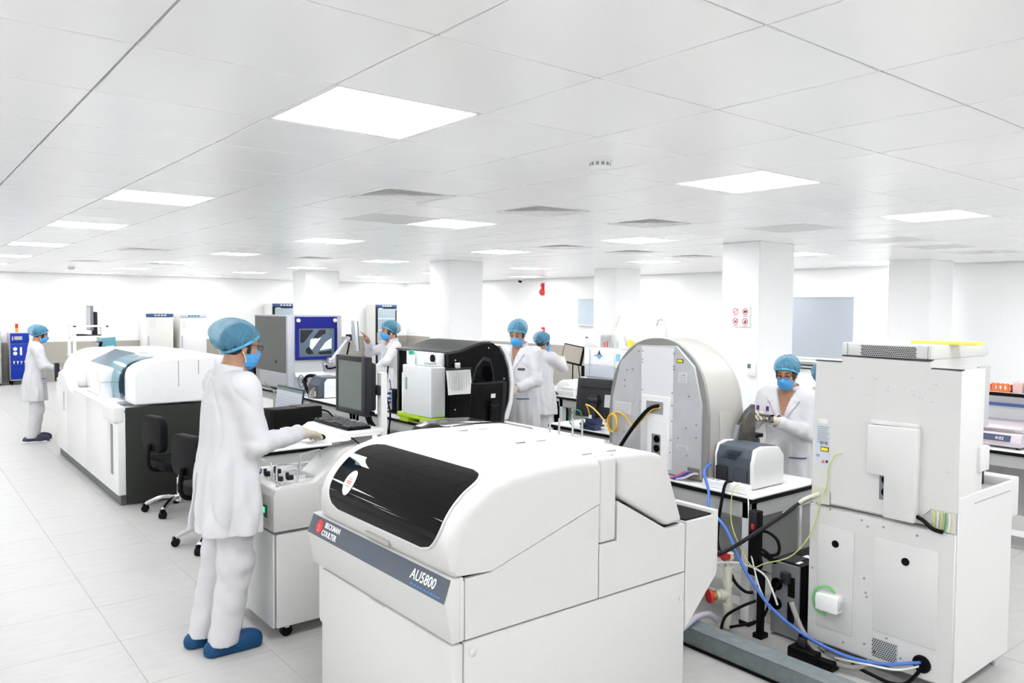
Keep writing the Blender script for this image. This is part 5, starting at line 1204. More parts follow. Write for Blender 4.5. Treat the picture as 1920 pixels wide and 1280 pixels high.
def hand_sdf(p, wrist, d, nrm, side, curl, thumb=.6, k=1.0):
    """d: finger direction, nrm: palm side normal, side: +1 thumb towards d x nrm"""
    d = unit(d); nrm = np.asarray(nrm, float); nrm = unit(nrm - d * (nrm @ d)); s = np.cross(d, nrm) * side
    w = np.asarray(wrist, float); kn = w + d * .085 * k
    r = cone(p, w - d * .03, w + d * .02, .027 * k, .028 * k)
    r = smin(r, cone(p, w + d * .02 + s * .018 * k, kn + s * .031 * k, .017 * k, .0125 * k), .02)
    r = smin(r, cone(p, w + d * .02 - s * .012 * k, kn - s * .029 * k, .017 * k, .012 * k), .02)
    r = smin(r, cone(p, w + d * .02, kn, .018 * k, .013 * k), .02)
    for j, (off, ln) in enumerate(((.034, .074), (.0115, .082), (-.0115, .076), (-.034, .060))):
        c = curl[j] if isinstance(curl, (list, tuple)) else curl
        a = kn + s * off * k; ang = 0; fd = d
        for seg, L in enumerate((.45, .31, .24)):
            ang += c * (1, .95, .6)[seg]; fd = d * math.cos(ang) + nrm * math.sin(ang) + s * off * 1.2
            b = a + unit(fd) * ln * L * k
            q = cone(p, a, b, (.0094 - .0009 * seg) * k, (.0086 - .0009 * seg) * k); r = smin(r, q, .003); a = b
    a = w + d * .02 + s * .026 * k + nrm * .008
    b = a + unit(d * .55 + s * .75 + nrm * thumb * .6) * .042 * k; c2 = b + unit(d * .95 + s * .1 + nrm * thumb * .7) * .036 * k
    r = smin(r, cone(p, a, b, .014 * k, .0115 * k), .012); r = smin(r, cone(p, b, c2, .0112 * k, .009 * k), .006)
    return r

def person(label, loc, heading, H, arms, head=(0, 0, 0), lean=0, feet=((.02, .09), (-.02, -.09)), hem=.38, shoe='clog', gloves=(True, True),
           hand=None, male=True, vneck=True, glasses=False, res=.010, bun=False, stance_yaw=0, cap_back=0, mask=True, badge=False, back_slit=False, hide_legs=False):
    """local frame: faces +x, left hand +y. arms: ((elbow, wrist) left, (elbow, wrist) right) in metres"""
    k = H / 1.72
    t = Thing('person', label, 'person', (*loc, 0), math.radians(heading))
    lx = lean
    sh = [np.array([lx * .9, s * (.185 if male else .165) * k, 1.405 * k]) for s in (1, -1)]
    nb = np.array([lx - .012, 0, 1.44 * k]); nt_ = np.array([lx * 1.15 + .012, 0, 1.535 * k])
    hs = .93 * k; Rh = rotm(*head); hc = nt_ + np.array([.018, 0, .075 * k]) + Rh @ np.array([0, 0, .0])
    hc = nt_ + Rh @ np.array([.018, 0, .078 * k])
    def HL(p): return ((p - hc) @ Rh) / hs
    arms = [[np.asarray(q, float) for q in a] for a in arms]
    hand = hand or [None, None]
    hands = []
    for i in (0, 1):
        e, w = arms[i]; spec = hand[i] or {}
        d = unit(spec.get('d', w - e)); nn = spec.get('n', (0, 0, -1))
        hands.append((w, d, nn, spec.get('side', 1), spec.get('curl', .35), spec.get('thumb', .6), spec.get('k', .94) * k))
    ft = [np.array([f[0], f[1], 0]) for f in feet]
    hip = [np.array([0, s * .088 * k, .90 * k]) for s in (1, -1)]
    kne = [(hip[i] * .48 + np.array([ft[i][0] + .015, ft[i][1], .0]) * .52) * np.array([1, 1, 0]) + np.array([.02, 0, .48 * k]) for i in (0, 1)]
    ank = [ft[i] + np.array([-.03, 0, .085]) for i in (0, 1)]
    # ---- body
    def skull(q): return ell(q, (-.012, 0, .03), (.098, .077, .097))
    def headf(p):
        q = HL(p); r = skull(q)
        r = smin(r, ell(q, (.030, 0, -.05), (.066, .058, .078)), .03)
        r = smin(r, ell(q, (.066, 0, -.102), (.022, .026, .018)), .025)
        r = smin(r, cone(q, (.086, 0, .022), (.108, 0, -.032), .008, .014), .012)
        for s in (1, -1):
            r = smin(r, cone(q, (.084, s * .012, .036), (.072, s * .048, .036), .010, .008), .014)
            r = smin(r, ell(q, (.062, s * .04, -.025), (.026, .024, .022)), .02)
            r = -smin(-r, ell(q, (.102, s * .032, .014), (.020, .019, .012)), .008)
            r = smin(r, ell(q, (.078, s * .032, .013), (.013, .015, .011)), .003)
            r = smin(r, ell(q, (-.008, s * .077, -.012), (.020, .009, .031)), .006)
        return r * hs
    def bodyf(p):
        r = headf(p)
        r = smin(r, cone(p, nb, nt_ + np.array([-.005, 0, .02]), .060 * k, .052 * k), .02)
        r = smin(r, cone(p, nb + (0, 0, -.03), (lx * .6, 0, 1.20 * k), .095 * k, .11 * k, (1.1, .8, 1)), .05)
        r = smin(r, cone(p, (lx * .6, 0, 1.22 * k), (0, 0, .95 * k), .10 * k, .105 * k, (1.1, .8, 1)), .05)
        for i in (0, 1):
            r = smin(r, cone(p, nb + np.array([0, 0, -.05]), sh[i], .05 * k, .055 * k), .03)
            r = smin(r, cone(p, sh[i], arms[i][0], .048 * k, .038 * k), .03); r = smin(r, cone(p, arms[i][0], arms[i][1], .038 * k, .026 * k), .02)
            r = smin(r, cone(p, hip[i], kne[i], .075 * k, .052 * k), .03); r = smin(r, cone(p, kne[i], ank[i], .05 * k, .036 * k), .02)
            r = smin(r, cone(p, ank[i] + (0, 0, -.02), ft[i] + (.10, 0, .035), .035, .028), .02)
            r = smin(r, hand_sdf(p, *hands[i]), .012)
        return r
    allp = np.array(sh + [a for q in arms for a in q] + ft + [hc])
    lo = np.minimum(allp.min(0), [-.25, -.3, 0]) - .26; hi = np.maximum(allp.max(0), [.25, .3, 1.4]) + .26; lo[2] = -.03; hi[2] = hc[2] + .22
    P, F = nets(bodyf, lo, hi, min(res, .009)); body = bpy.data.objects.new('body', np_mesh('body', P, F, skin_m)); COL.objects.link(body); body.parent = t.o
    def sub(name, f, lo, hi, h, m, parent=None):
        P, F = nets(f, lo, hi, h)
        if not len(P): return None
        o = bpy.data.objects.new(name, np_mesh(name, P, F, m)); COL.objects.link(o); o.parent = parent or t.o; return o
    # ---- coat
    zs = np.array([.2, .62, .80, .95, 1.08, 1.20, 1.32, 1.40, 1.46, 1.50]) * k
    dd = (np.array([.185, .178, .165, .152, .138, .140, .132, .112, .082, .06]) if male else np.array([.18, .172, .16, .145, .125, .135, .122, .10, .074, .055])) * k
    ww = (np.array([.25, .240, .228, .212, .196, .200, .200, .178, .13, .08]) if male else np.array([.235, .225, .212, .196, .172, .176, .178, .16, .115, .075])) * k
    hz = hem * H; vslope = .23 if male else .28
    ph = (sum(map(ord, label)) % 100) * .1
    def wr(p): return .006 * (1 - np.abs(np.sin(p[:, 2] * 6 + p[:, 1] * 14 * np.sign(p[:, 1]) + p[:, 0] * 9 + 1.5 * np.sin(p[:, 2] * 7 + ph) + ph))) ** 4 + .0035 * np.sin(p[:, 2] * 17 + p[:, 1] * 22 + 3 * np.sin(p[:, 0] * 13 + ph) + ph) * np.sin(p[:, 1] * 17 - p[:, 0] * 19 + p[:, 2] * 7 + ph)
    def coat0(p):
        z = p[:, 2]; d = np.interp(z, zs, dd); w = np.interp(z, zs, ww); cx = np.interp(z, [.9 * k, 1.45 * k], [0, lx])
        ang = np.arctan2(p[:, 1], p[:, 0] - cx)
        fold = 1 + (.07 * np.sin(ang * 6 + ph + 1.2 * np.sin(z * 4)) + .035 * np.sin(ang * 13 + ph + np.sin(z * 9)) - .06 * (1 - np.abs(np.sin(ang * 4.5 + ph + .8 * np.sin(z * 5)))) ** 5) * np.clip((1.32 * k - z) / (.6 * k), .08, 1)
        x = np.abs((p[:, 0] - cx) / (d * fold)); y = np.abs(p[:, 1] / (w * fold)); q = (x ** 2.4 + y ** 2.4) ** (1 / 2.4)
        r = (q - 1) * np.minimum(d, w)
        r = np.maximum(r, z - 1.47 * k)
        for i in (0, 1): r = smin(r, cone(p, nb + (-.004, 0, -.028), sh[i], .088 * k, .074 * k), .03)
        for i in (0, 1):
            e, wv = arms[i]; wend = wv + unit(e - wv) * .012
            s1 = cone(p, sh[i], e, .080 * k, .060 * k); s2 = cone(p, e, wend, .060 * k, .050 * k)
            ax = p @ unit(wv - e); de = np.linalg.norm(p - e, axis=1); s2 = s2 + .008 * np.exp(-(de / .15) ** 2) * (1 - np.abs(np.sin(ax * 38 + p[:, 2] * 22 - p[:, 1] * 15 + ph))) ** 2 + .003 * np.sin(ax * 60 + p[:, 2] * 40 + ph); s1 = s1 + .007 * np.exp(-(de / .16) ** 2) * (1 - np.abs(np.sin(p[:, 2] * 34 + p[:, 0] * 18 + p[:, 1] * 14 + ph))) ** 2
            r = smin(r, smin(s1, s2, .03), .045)
            cut = (p - wv) @ unit(wv - e) + .018; near = np.linalg.norm(p - wv, axis=1) < .13
            r = np.where(near, np.maximum(r, cut - .0), r)
        return r + wr(p)
    def coatf(p):
        r = coat0(p)
        r = np.maximum(r, hz - p[:, 2])
        r = np.maximum(r, -(cone(p, nb + (0, 0, .055), nt_ + (.0, 0, .06), .058 * k, .070 * k)))
        if vneck:
            zv = (1.25 if male else 1.22) * k; cut = np.maximum(np.abs(p[:, 1]) - (p[:, 2] - zv) * vslope, np.maximum(-(p[:, 0] - lx), zv - p[:, 2])); r = np.maximum(r, -cut)
        if back_slit:
            r = np.maximum(r, -np.maximum(np.maximum(np.abs(p[:, 1] - .02) - .012 - .04 * np.clip(.95 * k - p[:, 2], 0, 1), p[:, 0] + .05), p[:, 2] - .95 * k))
        return r
    coat = sub('lab_coat', coatf, lo, hi, res, coat_m)
    # collar and lapels: thin layers over the coat
    def collar(p):
        band = np.abs(cone(p, nb + (-.012, 0, -.03), nt_ + (-.012, 0, .05), .082 * k, .070 * k)) - .006
        n = (p[:, 2] - 1.470 * k) - (-(p[:, 0] - nb[0])) * .22
        return np.maximum(np.maximum(band, np.abs(n) - .044 * k), p[:, 0] - nb[0] - .05)
    sub('collar', collar, nb - .16, nb + .18, .006, coat_m, coat)
    if vneck:
        for s in (1, -1):
            def lapel(p, s=s):
                y = p[:, 1] * s; z = p[:, 2]; inner = (z - 1.21 * k) * vslope - y
                outer = y - (z - 1.19 * k) * .62; top = z - 1.43 * k + (y - .05) * .3
                notch = np.maximum(.10 * k - y, np.abs(z - 1.375 * k) - .004) if False else 1 + 0 * y
                return np.maximum(np.maximum.reduce([coat0(p) - .009, inner, outer, top, -(p[:, 0] - lx), -(coat0(p) + .004)]), -notch)
            sub('lapel', lapel, (lx, -.2, 1.15 * k), (lx + .2, .2, 1.5 * k), .006, coat_m, coat)
    def pocket(z0, z1, y0, y1, th):
        return lambda p: np.maximum.reduce([coat0(p) - th, -(coat0(p) + .003), z0 - p[:, 2], p[:, 2] - z1, y0 - p[:, 1], p[:, 1] - y1, -(p[:, 0] - lx * .5)])
    for s in (1, -1):
        y0, y1 = sorted((s * .07 * k, s * .185 * k))
        sub('pocket_trim', pocket(.950 * k, .960 * k, y0, y1, .0085), (-.02, -.26, .93 * k), (.30, .26, .98 * k), .004, mat('coat_pocket_trim', (.05, .09, .22), .7), coat)
    if badge: sub('name_badge', pocket(1.245 * k, 1.265 * k, .075 * k, .14 * k, .010), (0, .03, 1.2 * k), (.3, .2, 1.3 * k), .005, inkdark, coat)
    # ---- trousers
    if not hide_legs:
        def pants(p):
            r = None
            for i in (0, 1):
                a = cone(p, hip[i], kne[i], .105 * k, .088 * k); b = cone(p, kne[i], ank[i] + (0, 0, -.045), .088 * k, .078 * k)
                q = smin(a, b, .04); r = q if r is None else smin(r, q, .012)
            r = r + .004 * np.sin(p[:, 2] * 42 + 3 * np.sin(p[:, 1] * 20)) * np.sin(p[:, 0] * 25 + p[:, 2] * 9)
            return np.maximum(np.maximum(r, .055 - p[:, 2]), p[:, 2] - .92 * k)
        sub('trousers', pants, (min(ft[0][0], ft[1][0]) - .2, -.32, .03), (max(ft[0][0], ft[1][0]) + .2, .32, .95 * k), res, pants_m)
        for i in (0, 1):
            f = ft[i]
            def sh_(p, f=f):
                q = p - f
                r = smin(ell(q, (.075, 0, .046), (.102, .054, .054)), ell(q, (-.055, 0, .042), (.072, .045, .045)), .04)
                r = smin(r, cone(q, (-.09, 0, .02), (.135, 0, .02), .035, .038, (1, .75, 1)), .02)
                r = np.maximum(r, .002 - q[:, 2]); op = cone(q, (-.045, 0, .07), (-.03, 0, .2), .036, .05); r = np.maximum(r, -op)
                return r
            so = sub('clog' if shoe == 'clog' else 'shoe', sh_, f + (-.2, -.1, -.01), f + (.26, .1, .14), .006, clog_m if shoe == 'clog' else shoe_m)
            if shoe == 'clog':
                ho = B()
                for j in range(4):
                    a = math.radians((-80, -55, 55, 80)[j]); ho.cyl((f[0] + .085 + .085 * math.cos(a), f[1] + .050 * math.sin(a), .040), (f[0] + .085 + .090 * math.cos(a), f[1] + .0565 * math.sin(a), .040), .008, seg=8)
                t.part('vent_hole', ho, mat('clog_hole', (.005, .03, .08), .6), so)
                t.part('instep_strap', B().tube([(f[0] - .03, f[1] + .047, .05), (f[0] + .0, f[1] + .042, .085), (f[0] + .018, f[1], .104), (f[0] + .0, f[1] - .042, .085), (f[0] - .03, f[1] - .047, .05)], .006, 8), clog_m, so)
            else:
                def sole(p, f=f):
                    q = p - f; return np.maximum(cone(q, (-.09, 0, .012), (.125, 0, .012), .042, .046, (1, .85, 1)), np.abs(q[:, 2] - .013) - .012)
                sub('sole', sole, f + (-.2, -.1, -.01), f + (.26, .1, .05), .006, sole_m, so)
    # ---- gloves
    for i in (0, 1):
        if gloves[i]:
            w = hands[i][0]
            def gl(p, i=i):
                r = hand_sdf(p, *hands[i]) - .0028
                return smin(r, cone(p, hands[i][0] - hands[i][1] * .05, hands[i][0] + hands[i][1] * .01, .034 * k, .029 * k), .01)
            sub('glove', gl, w - .24, w + .24, .0045, glove_m)
    # ---- hair, cap, mask, glasses (head frame)
    hb = (hc - .24, hc + .24)
    def hairf(p):
        q = HL(p); r = skull(q) - (.012 if male else .016)
        side = np.maximum.reduce([ell(q, (.0, 0, -.005), (.092, .086, .07)), (.052 - np.abs(q[:, 1])), q[:, 0] - (.034 if male else .05), .014 - q[:, 0], (-.035 if male else -.06) - q[:, 2]])
        r = np.maximum(np.maximum(r, (q - (.072, 0, .068)) @ np.array([.72, 0, -.69])), -.085 - q[:, 2])
        return np.minimum(r, side) * hs
    sub('hair', hairf, *hb, .006, hair_m)
    nrm = np.array([-.565, 0, .825]); org = np.array([.092, 0, .082])
    def capell(q):
        r = ell(q, (-.035 - cap_back, 0, .060), (.132 + cap_back, .104, .100))
        if bun: r = smin(r, ell(q, (-.13, 0, .03), (.06, .065, .06)), .04)
        a = np.arctan2(q[:, 1], q[:, 0] + .03); hgt = (q - org) @ nrm
        return r + .006 * np.sin(a * 22 + 2 * np.sin(hgt * 50)) * np.clip(1 - hgt / .13, 0, 1) + .004 * np.sin(a * 9 + hgt * 60)
    def capf(p):
        q = HL(p); return np.maximum(capell(q), -((q - org) @ nrm)) * hs
    cap = sub('bouffant_cap', capf, *hb, .006, cap_m)
    def bandf(p):
        q = HL(p); h = (q - org) @ nrm; a = np.arctan2(q[:, 1], q[:, 0] + .03)
        return np.maximum(np.abs(ell(q, (-.022 - cap_back * .5, 0, .045), (.118 + cap_back * .6, .094, .105)) + .002 * np.sin(a * 30)) - .005, np.abs(h) - .009) * hs
    sub('cap_band', bandf, *hb, .0045, capband_m, cap)
    toW = lambda v: hc + (Rh @ np.asarray(v, float)) * hs
    if mask:
        def maskf(p):
            q = HL(p); r = smin(ell(q, (.045, 0, -.055), (.066, .064, .072)), cone(q, (.09, 0, .0), (.104, 0, -.03), .012, .018), .03) - .004 + .0012 * np.sin(q[:, 2] * 260)
            return np.maximum.reduce([r, -.122 - q[:, 2], q[:, 2] + .006 - .10 * np.clip(.03 - np.abs(q[:, 1]), 0, .1), .012 - q[:, 0]]) * hs
        mk = sub('face_mask', maskf, *hb, .005, mask_m)
        for s in (1, -1):
            t.part('mask_strap', B().tube([toW((.022, s * .062, -.015)), toW((.005, s * .074, .0)), toW((-.022, s * .086, .006))], .0022, 6), strap_m, mk)
            t.part('mask_strap', B().tube([toW((.020, s * .060, -.085)), toW((.002, s * .076, -.05)), toW((-.020, s * .086, -.025))], .0022, 6), strap_m, mk)
    for s in (1, -1):
        t.part('eyebrow', B().tube([toW((.094, s * .014, .040)), toW((.090, s * .033, .046)), toW((.076, s * .050, .040))], .0032, 6), hair_m)
        t.part('eye', B().tube([toW((.0905, s * .020, .014)), toW((.0935, s * .032, .0165)), toW((.086, s * .044, .014))], .0034, 6), eye_m)
    if glasses:
        g = B()
        for s in (1, -1):
            g.tube([toW((.112, s * .033 + .023 * math.cos(a), .010 + .018 * math.sin(a))) for a in [j * math.pi / 8 for j in range(16)]], .0018, 6, True, True, 2)
            g.tube([toW((.110, s * .056, .016)), toW((.05, s * .075, .018)), toW((-.012, s * .084, .012))], .002, 6)
        g.tube([toW((.112, .011, .012)), toW((.114, 0, .016)), toW((.112, -.011, .012))], .0018, 6)
        t.part('glasses', g, lens_m)
    return t

# left arm first, then right; local +x is where the person faces
person('man in white coat and blue clogs standing in front using a computer mouse', (1.385, 4.13), 0, 1.70,
       (((.04, .215, 1.12), (.13, .215, .88)), ((.095, -.215, 1.10), (.395, -.035, 1.105))), head=(math.radians(4), math.radians(9), 0),
       lean=.03, feet=((-.07, .10), (-.02, -.07)), hem=.375, hand=[{'n': (0, 0, -1), 'side': -1}, {'d': (.85, .52, -.14), 'n': (.05, 0, -1), 'side': 1, 'curl': .26, 'thumb': .3, 'k': 1.08}],
       male=True, vneck=False, glasses=True, res=.0085, back_slit=True, cap_back=.012)
person('woman in white coat far left working at the end of the long analyser', (1.50, 11.93), -4, 1.50,
       (((.13, .20, 1.02), (.28, .14, .90)), ((.10, -.20, 1.0), (.29, -.09, .935))), head=(0, math.radians(14), 0), lean=.03, shoe='shoe', male=False, vneck=False, gloves=(True, False), bun=True, hem=.36, res=.011, cap_back=.01)
person('woman in white coat reaching out to the monitor arm', (4.95, 8.62), 168, 1.60,
       (((.14, .24, 1.14), (.26, .10, 1.02)), ((.22, -.24, 1.22), (.30, -.03, 1.40))), head=(math.radians(6), math.radians(4), 0), male=False, gloves=(False, False), bun=True, res=.011,
       hand=[None, {'d': (.55, .2, .8), 'n': (1, 0, -.3), 'side': 1, 'curl': .2}], shoe='shoe')
person('man in white coat looking down behind the black domed analyser', (4.92, 6.03), 196, 1.66,
       (((.06, .25, 1.10), (.24, .12, 1.03)), ((.08, -.24, 1.10), (.24, -.10, 1.04))), head=(math.radians(14), math.radians(20), 0), male=True, res=.010, badge=True, shoe='shoe')
person('woman in white coat seen from behind touching the tan screen', (5.98, 6.93), 20, 1.50,
       (((.16, .22, 1.06), (.34, .10, .96)), ((.18, -.20, 1.10), (.40, -.07, 1.18))), head=(math.radians(-25), math.radians(4), 0), male=False, vneck=False, res=.011, shoe='shoe',
       hand=[None, {'d': (.8, .45, .45), 'n': (.2, 0, -1), 'side': 1, 'curl': [.05, .9, 1, 1]}])
person('woman with glasses holding a grey tube rack in gloved hands', (4.84, 3.0), 190, 1.47,
       (((.07, .20, .98), (.27, .02, 1.075)), ((.08, -.215, 1.02), (.27, -.115, 1.10))), head=(math.radians(6), math.radians(16), 0), male=False, res=.0095, glasses=True, shoe='shoe',
       hand=[{'d': (.55, -.8, .15), 'n': (.3, .2, .9), 'side': -1, 'curl': .35, 'thumb': .7}, {'d': (.7, .6, .2), 'n': (.2, .6, -.6), 'side': 1, 'curl': .4}])
person('person with blue cap half hidden behind the right analyser', (5.62, 3.2), 15, 1.38,
       (((.12, .20, 1.0), (.28, .12, .92)), ((.12, -.20, 1.0), (.28, -.12, .92))), male=False, vneck=False, res=.013, shoe='shoe', bun=True)
# ============================================================ RACK IN THE WOMAN'S HANDS
t = Thing('sample_rack', 'grey sample tube rack held by the woman with glasses', 'rack', (4.5, 2.98, 1.06))
t.part('frame', B().box(4.485, 4.515, 2.90, 3.03, 1.075, 1.083).box(4.485, 4.515, 2.90, 3.03, 1.115, 1.125).box(4.485, 4.515, 2.90, 2.906, 1.075, 1.125).box(4.485, 4.515, 3.024, 3.03, 1.075, 1.125), mat('rack_grey', (.16, .17, .16), .5))
for k in range(5): t.part('divider', B().box(4.487, 4.513, 2.92 + .022 * k, 2.924 + .022 * k, 1.083, 1.115), mat('rack_grey', (0, 0, 0)))
for k in (1, 4):
    tb_ = t.part('tube', B().cyl((4.50, 2.915 + .024 * k, 1.08), (4.50, 2.915 + .024 * k, 1.155), .0075, seg=12), clear)
    t.part('tube_cap', B().cyl((4.50, 2.915 + .024 * k, 1.148), (4.50, 2.915 + .024 * k, 1.178), .010, seg=12), purple, tb_)

# ============================================================ FLOOR DUCT, UPS, VALVES, CABLES (right)
t = Thing('floor_duct', 'long galvanised cable duct lying on the floor beside right analyser', 'cable duct', (3.4, 2.0, 0))
t.part('channel', B().box(3.33, 3.44, 1.15, 2.95, .01, .10, .003, 1), steel)
t.part('lid', B().box(3.325, 3.445, 1.15, 2.95, .10, .106, .002, 1), steel)
t.part('skirt', B().box(3.32, 3.45, 1.15, 2.95, 0, .014), blackmatte)
for y in (1.68, 1.60): t.part('pipe_stub', B().cyl((3.25, y, .06), (3.335, y, .06), .022).cyl((3.25, y, .06), (3.27, y, .06), .028), cream)
t = Thing('ups_tower', 'black uninterruptible power supply tower on the floor under the bench', 'power supply', (3.95, 2.4, 0))
t.part('case', B().box(3.845, 4.25, 2.28, 2.46, .012, .42, .006), black)
t.part('rear_panel', B().box(3.835, 3.848, 2.285, 2.455, .015, .415), midgrey)
t.part('top_sheet', B().box(3.86, 4.0, 2.33, 2.44, .42, .424), softblack)
for (x, y, w, d) in ((3.87, 2.31, .05, .05), (3.95, 2.33, .10, .04)): t.part('top_label', B().box(x, x + w, y, y + d, .42, .4225), paper)
for z in (.29, .18): t.part('fan', B().lathe([(.034, 0), (.034, .003), (.028, .003), (.028, .0), (.012, .0), (.012, .004), (.001, .005)], (3.834, 2.42, z), (-1, 0, 0)), black)
for z in (.10, .24): t.part('outlet_block', B().box(3.828, 3.836, 2.31, 2.35, z, z + .11, .003), black)
t.part('terminal_cover', B().box(3.80, 3.836, 2.33, 2.385, .31, .375, .01), softblack)
# bench cable post and valve manifold
t = Thing('cable_riser', 'black vertical cable trunk standing at the bench corner', 'cable trunk', (3.74, 2.50, 0))
t.part('trunk', B().box(3.715, 3.765, 2.47, 2.53, .34, .70, .004), blackmatte)
t.part('lower_trunk', B().box(3.725, 3.755, 2.44, 2.475, .02, .36, .003), blackmatte)
t.part('foot', B().box(3.71, 3.775, 2.43, 2.485, 0, .025), blackmatte)
t.part('switch', B().box(3.708, 3.716, 2.475, 2.525, .585, .70, .003), softblack)
t.part('red_rocker', B().box(3.702, 3.709, 2.487, 2.505, .60, .63, .002), red)
t = Thing('valve_manifold', 'cream pipe with two red valve handles beside the bench leg', 'valve', (3.66, 2.62, 0))
t.part('pipe', B().cyl((3.68, 2.63, .012), (3.68, 2.63, .43), .022), cream)
for z in (.12, .25, .33, .41): t.part('pipe_collar', B().cyl((3.68, 2.63, z), (3.68, 2.63, z + .03), .029), cream)
t.part('side_branch', B().cyl((3.60, 2.66, .205), (3.68, 2.63, .205), .024).cyl((3.625, 2.65, .205), (3.645, 2.643, .205), .032), cream)
t.part('valve_body', B().cyl((3.575, 2.67, .205), (3.605, 2.658, .205), .026), mat('brass', (.45, .27, .08), .35, .8))
t.part('red_handle', B().lathe([(.036, 0), (.04, .01), (.036, .02), (.01, .024)], (3.58, 2.668, .205), (-.93, .37, 0)), red)
t.part('red_handle', B().box(3.63, 3.66, 2.60, 2.70, .415, .445, .006).cyl((3.665, 2.65, .40), (3.665, 2.65, .43), .018), red)
t = Thing('grey_pipe', 'thick dark grey waste pipe rising behind the front analyser', 'pipe', (3.55, 2.90, 0))
t.part('pipe', B().cyl((3.56, 2.86, .01), (3.56, 2.86, .58), .032), mat('waste_pipe_grey', (.12, .14, .15), .45))
t.part('collar', B().cyl((3.56, 2.86, .52), (3.56, 2.86, .60), .038), mat('waste_pipe_grey', (0, 0, 0)))
def cable(label, pts, r, m, name='cable', cat='cable', seg=8): return single(name, B().tube(pts, r, seg), m, label, cat, angle=180)
cable('clear waste hose curling from the front analyser to the pipe', [(3.05, 2.62, .10), (3.2, 2.66, .115), (3.36, 2.70, .13), (3.48, 2.73, .22), (3.55, 2.74, .36), (3.58, 2.76, .50), (3.56, 2.80, .60)], .016, mat('hose_clear_lilac', (.55, .55, .63), .2, alpha=.75), 'waste_hose', 'hose')
cable('clear waste hose lying flat on the cable duct', [(3.05, 2.56, .12), (3.25, 2.60, .13), (3.42, 2.64, .135), (3.55, 2.66, .11), (3.64, 2.67, .05)], .018, mat('hose_clear_lilac', (0, 0, 0)), 'waste_hose', 'hose')
cable('black looped hose hanging behind the front analyser', [(3.30, 2.84, .34), (3.40, 2.80, .36), (3.48, 2.78, .26), (3.45, 2.80, .12), (3.35, 2.84, .10), (3.28, 2.86, .20), (3.30, 2.84, .34)], .018, blackmatte, 'black_hose', 'hose')
cable('long blue network cable sagging from the bench to the cable gland', [(3.90, 2.93, .87), (3.80, 2.90, .84), (3.765, 2.84, .74), (3.70, 2.78, .66), (3.66, 2.64, .58), (3.64, 2.52, .42), (3.64, 2.44, .33), (3.66, 2.34, .22), (3.68, 2.16, .13), (3.70, 1.95, .09), (3.75, 1.78, .095), (3.80, 1.625, .145)], .0085, cableblue)
cable('black cable hanging from the power strip over the bench edge', [(3.85, 2.74, .80), (3.79, 2.74, .80), (3.755, 2.74, .70), (3.74, 2.75, .55), (3.72, 2.73, .44), (3.70, 2.65, .36), (3.70, 2.60, .28), (3.71, 2.54, .24), (3.73, 2.50, .24)], .009, black)
cable('thick black cable slanting across from the waste pipe to the right analyser', [(3.50, 2.86, .40), (3.58, 2.74, .41), (3.63, 2.62, .46), (3.68, 2.45, .60), (3.74, 2.32, .72), (3.78, 2.24, .80), (3.80, 2.17, .845)], .011, softblack)
cable('cream corrugated sleeve entering the right analyser bay', [(3.74, 2.33, .715), (3.765, 2.28, .76), (3.78, 2.23, .81), (3.80, 2.16, .85)], .011, cream)
cable('yellow-green earth wire drooping beside the black cable', [(3.84, 2.66, .80), (3.78, 2.68, .78), (3.74, 2.66, .60), (3.70, 2.56, .47), (3.69, 2.48, .40), (3.69, 2.40, .44), (3.74, 2.28, .50), (3.78, 2.19, .64), (3.795, 2.15, .82)], .003, cableyg)
cable('thin white cable running down from the power strip', [(3.87, 2.70, .80), (3.80, 2.60, .77), (3.76, 2.56, .66), (3.745, 2.545, .52), (3.70, 2.48, .40), (3.67, 2.42, .30), (3.68, 2.36, .20)], .0045, cablewhite)
cable('white cable crossing level from the red valve to the power tower', [(3.52, 2.82, .40), (3.60, 2.70, .385), (3.68, 2.56, .40), (3.72, 2.44, .37), (3.72, 2.38, .30), (3.72, 2.34, .22)], .006, cablewhite)
cable('coiled black mains cable hanging at the bench corner', [(3.74, 2.50, .58), (3.73, 2.42, .60), (3.74, 2.36, .56), (3.74, 2.36, .49), (3.73, 2.44, .47), (3.73, 2.50, .49), (3.73, 2.42, .46), (3.735, 2.37, .44), (3.73, 2.42, .485), (3.73, 2.50, .50), (3.73, 2.45, .42), (3.72, 2.47, .36)], .009, black)
cable('black mains lead from the power tower to the floor', [(3.80, 2.36, .34), (3.78, 2.40, .27), (3.77, 2.42, .20), (3.76, 2.46, .10), (3.72, 2.52, .06), (3.66, 2.60, .03)], .008, black)
cable('black lead looping from bench leg foot to the duct', [(3.73, 2.48, .20), (3.68, 2.54, .16), (3.62, 2.60, .10), (3.58, 2.60, .03)], .008, black)
cable('grey cable bundle lying by the foot of the right analyser', [(3.72, 2.26, .26), (3.70, 2.18, .14), (3.69, 2.08, .06), (3.70, 1.96, .035), (3.72, 1.88, .05), (3.74, 1.84, .09)], .014, mat('cable_grey_brown', (.30, .28, .26), .5))
cable('black cable drooping below the cable gland', [(3.72, 1.92, .05), (3.72, 1.82, .035), (3.74, 1.74, .02), (3.77, 1.68, .03), (3.79, 1.63, .10), (3.80, 1.622, .13)], .009, black)
cable('thin white cable beside the blue cable at the gland', [(3.70, 2.0, .06), (3.72, 1.86, .075), (3.76, 1.72, .085), (3.80, 1.63, .125)], .006, cablewhite)
cable('green earth cable looping round the white adapter box', [(3.775, 2.05, .36), (3.765, 2.08, .385), (3.75, 2.13, .37), (3.745, 2.15, .31), (3.75, 2.13, .25), (3.77, 2.09, .235)], .007, mat('bright_green_jacket', (.16, .50, .16), .45))
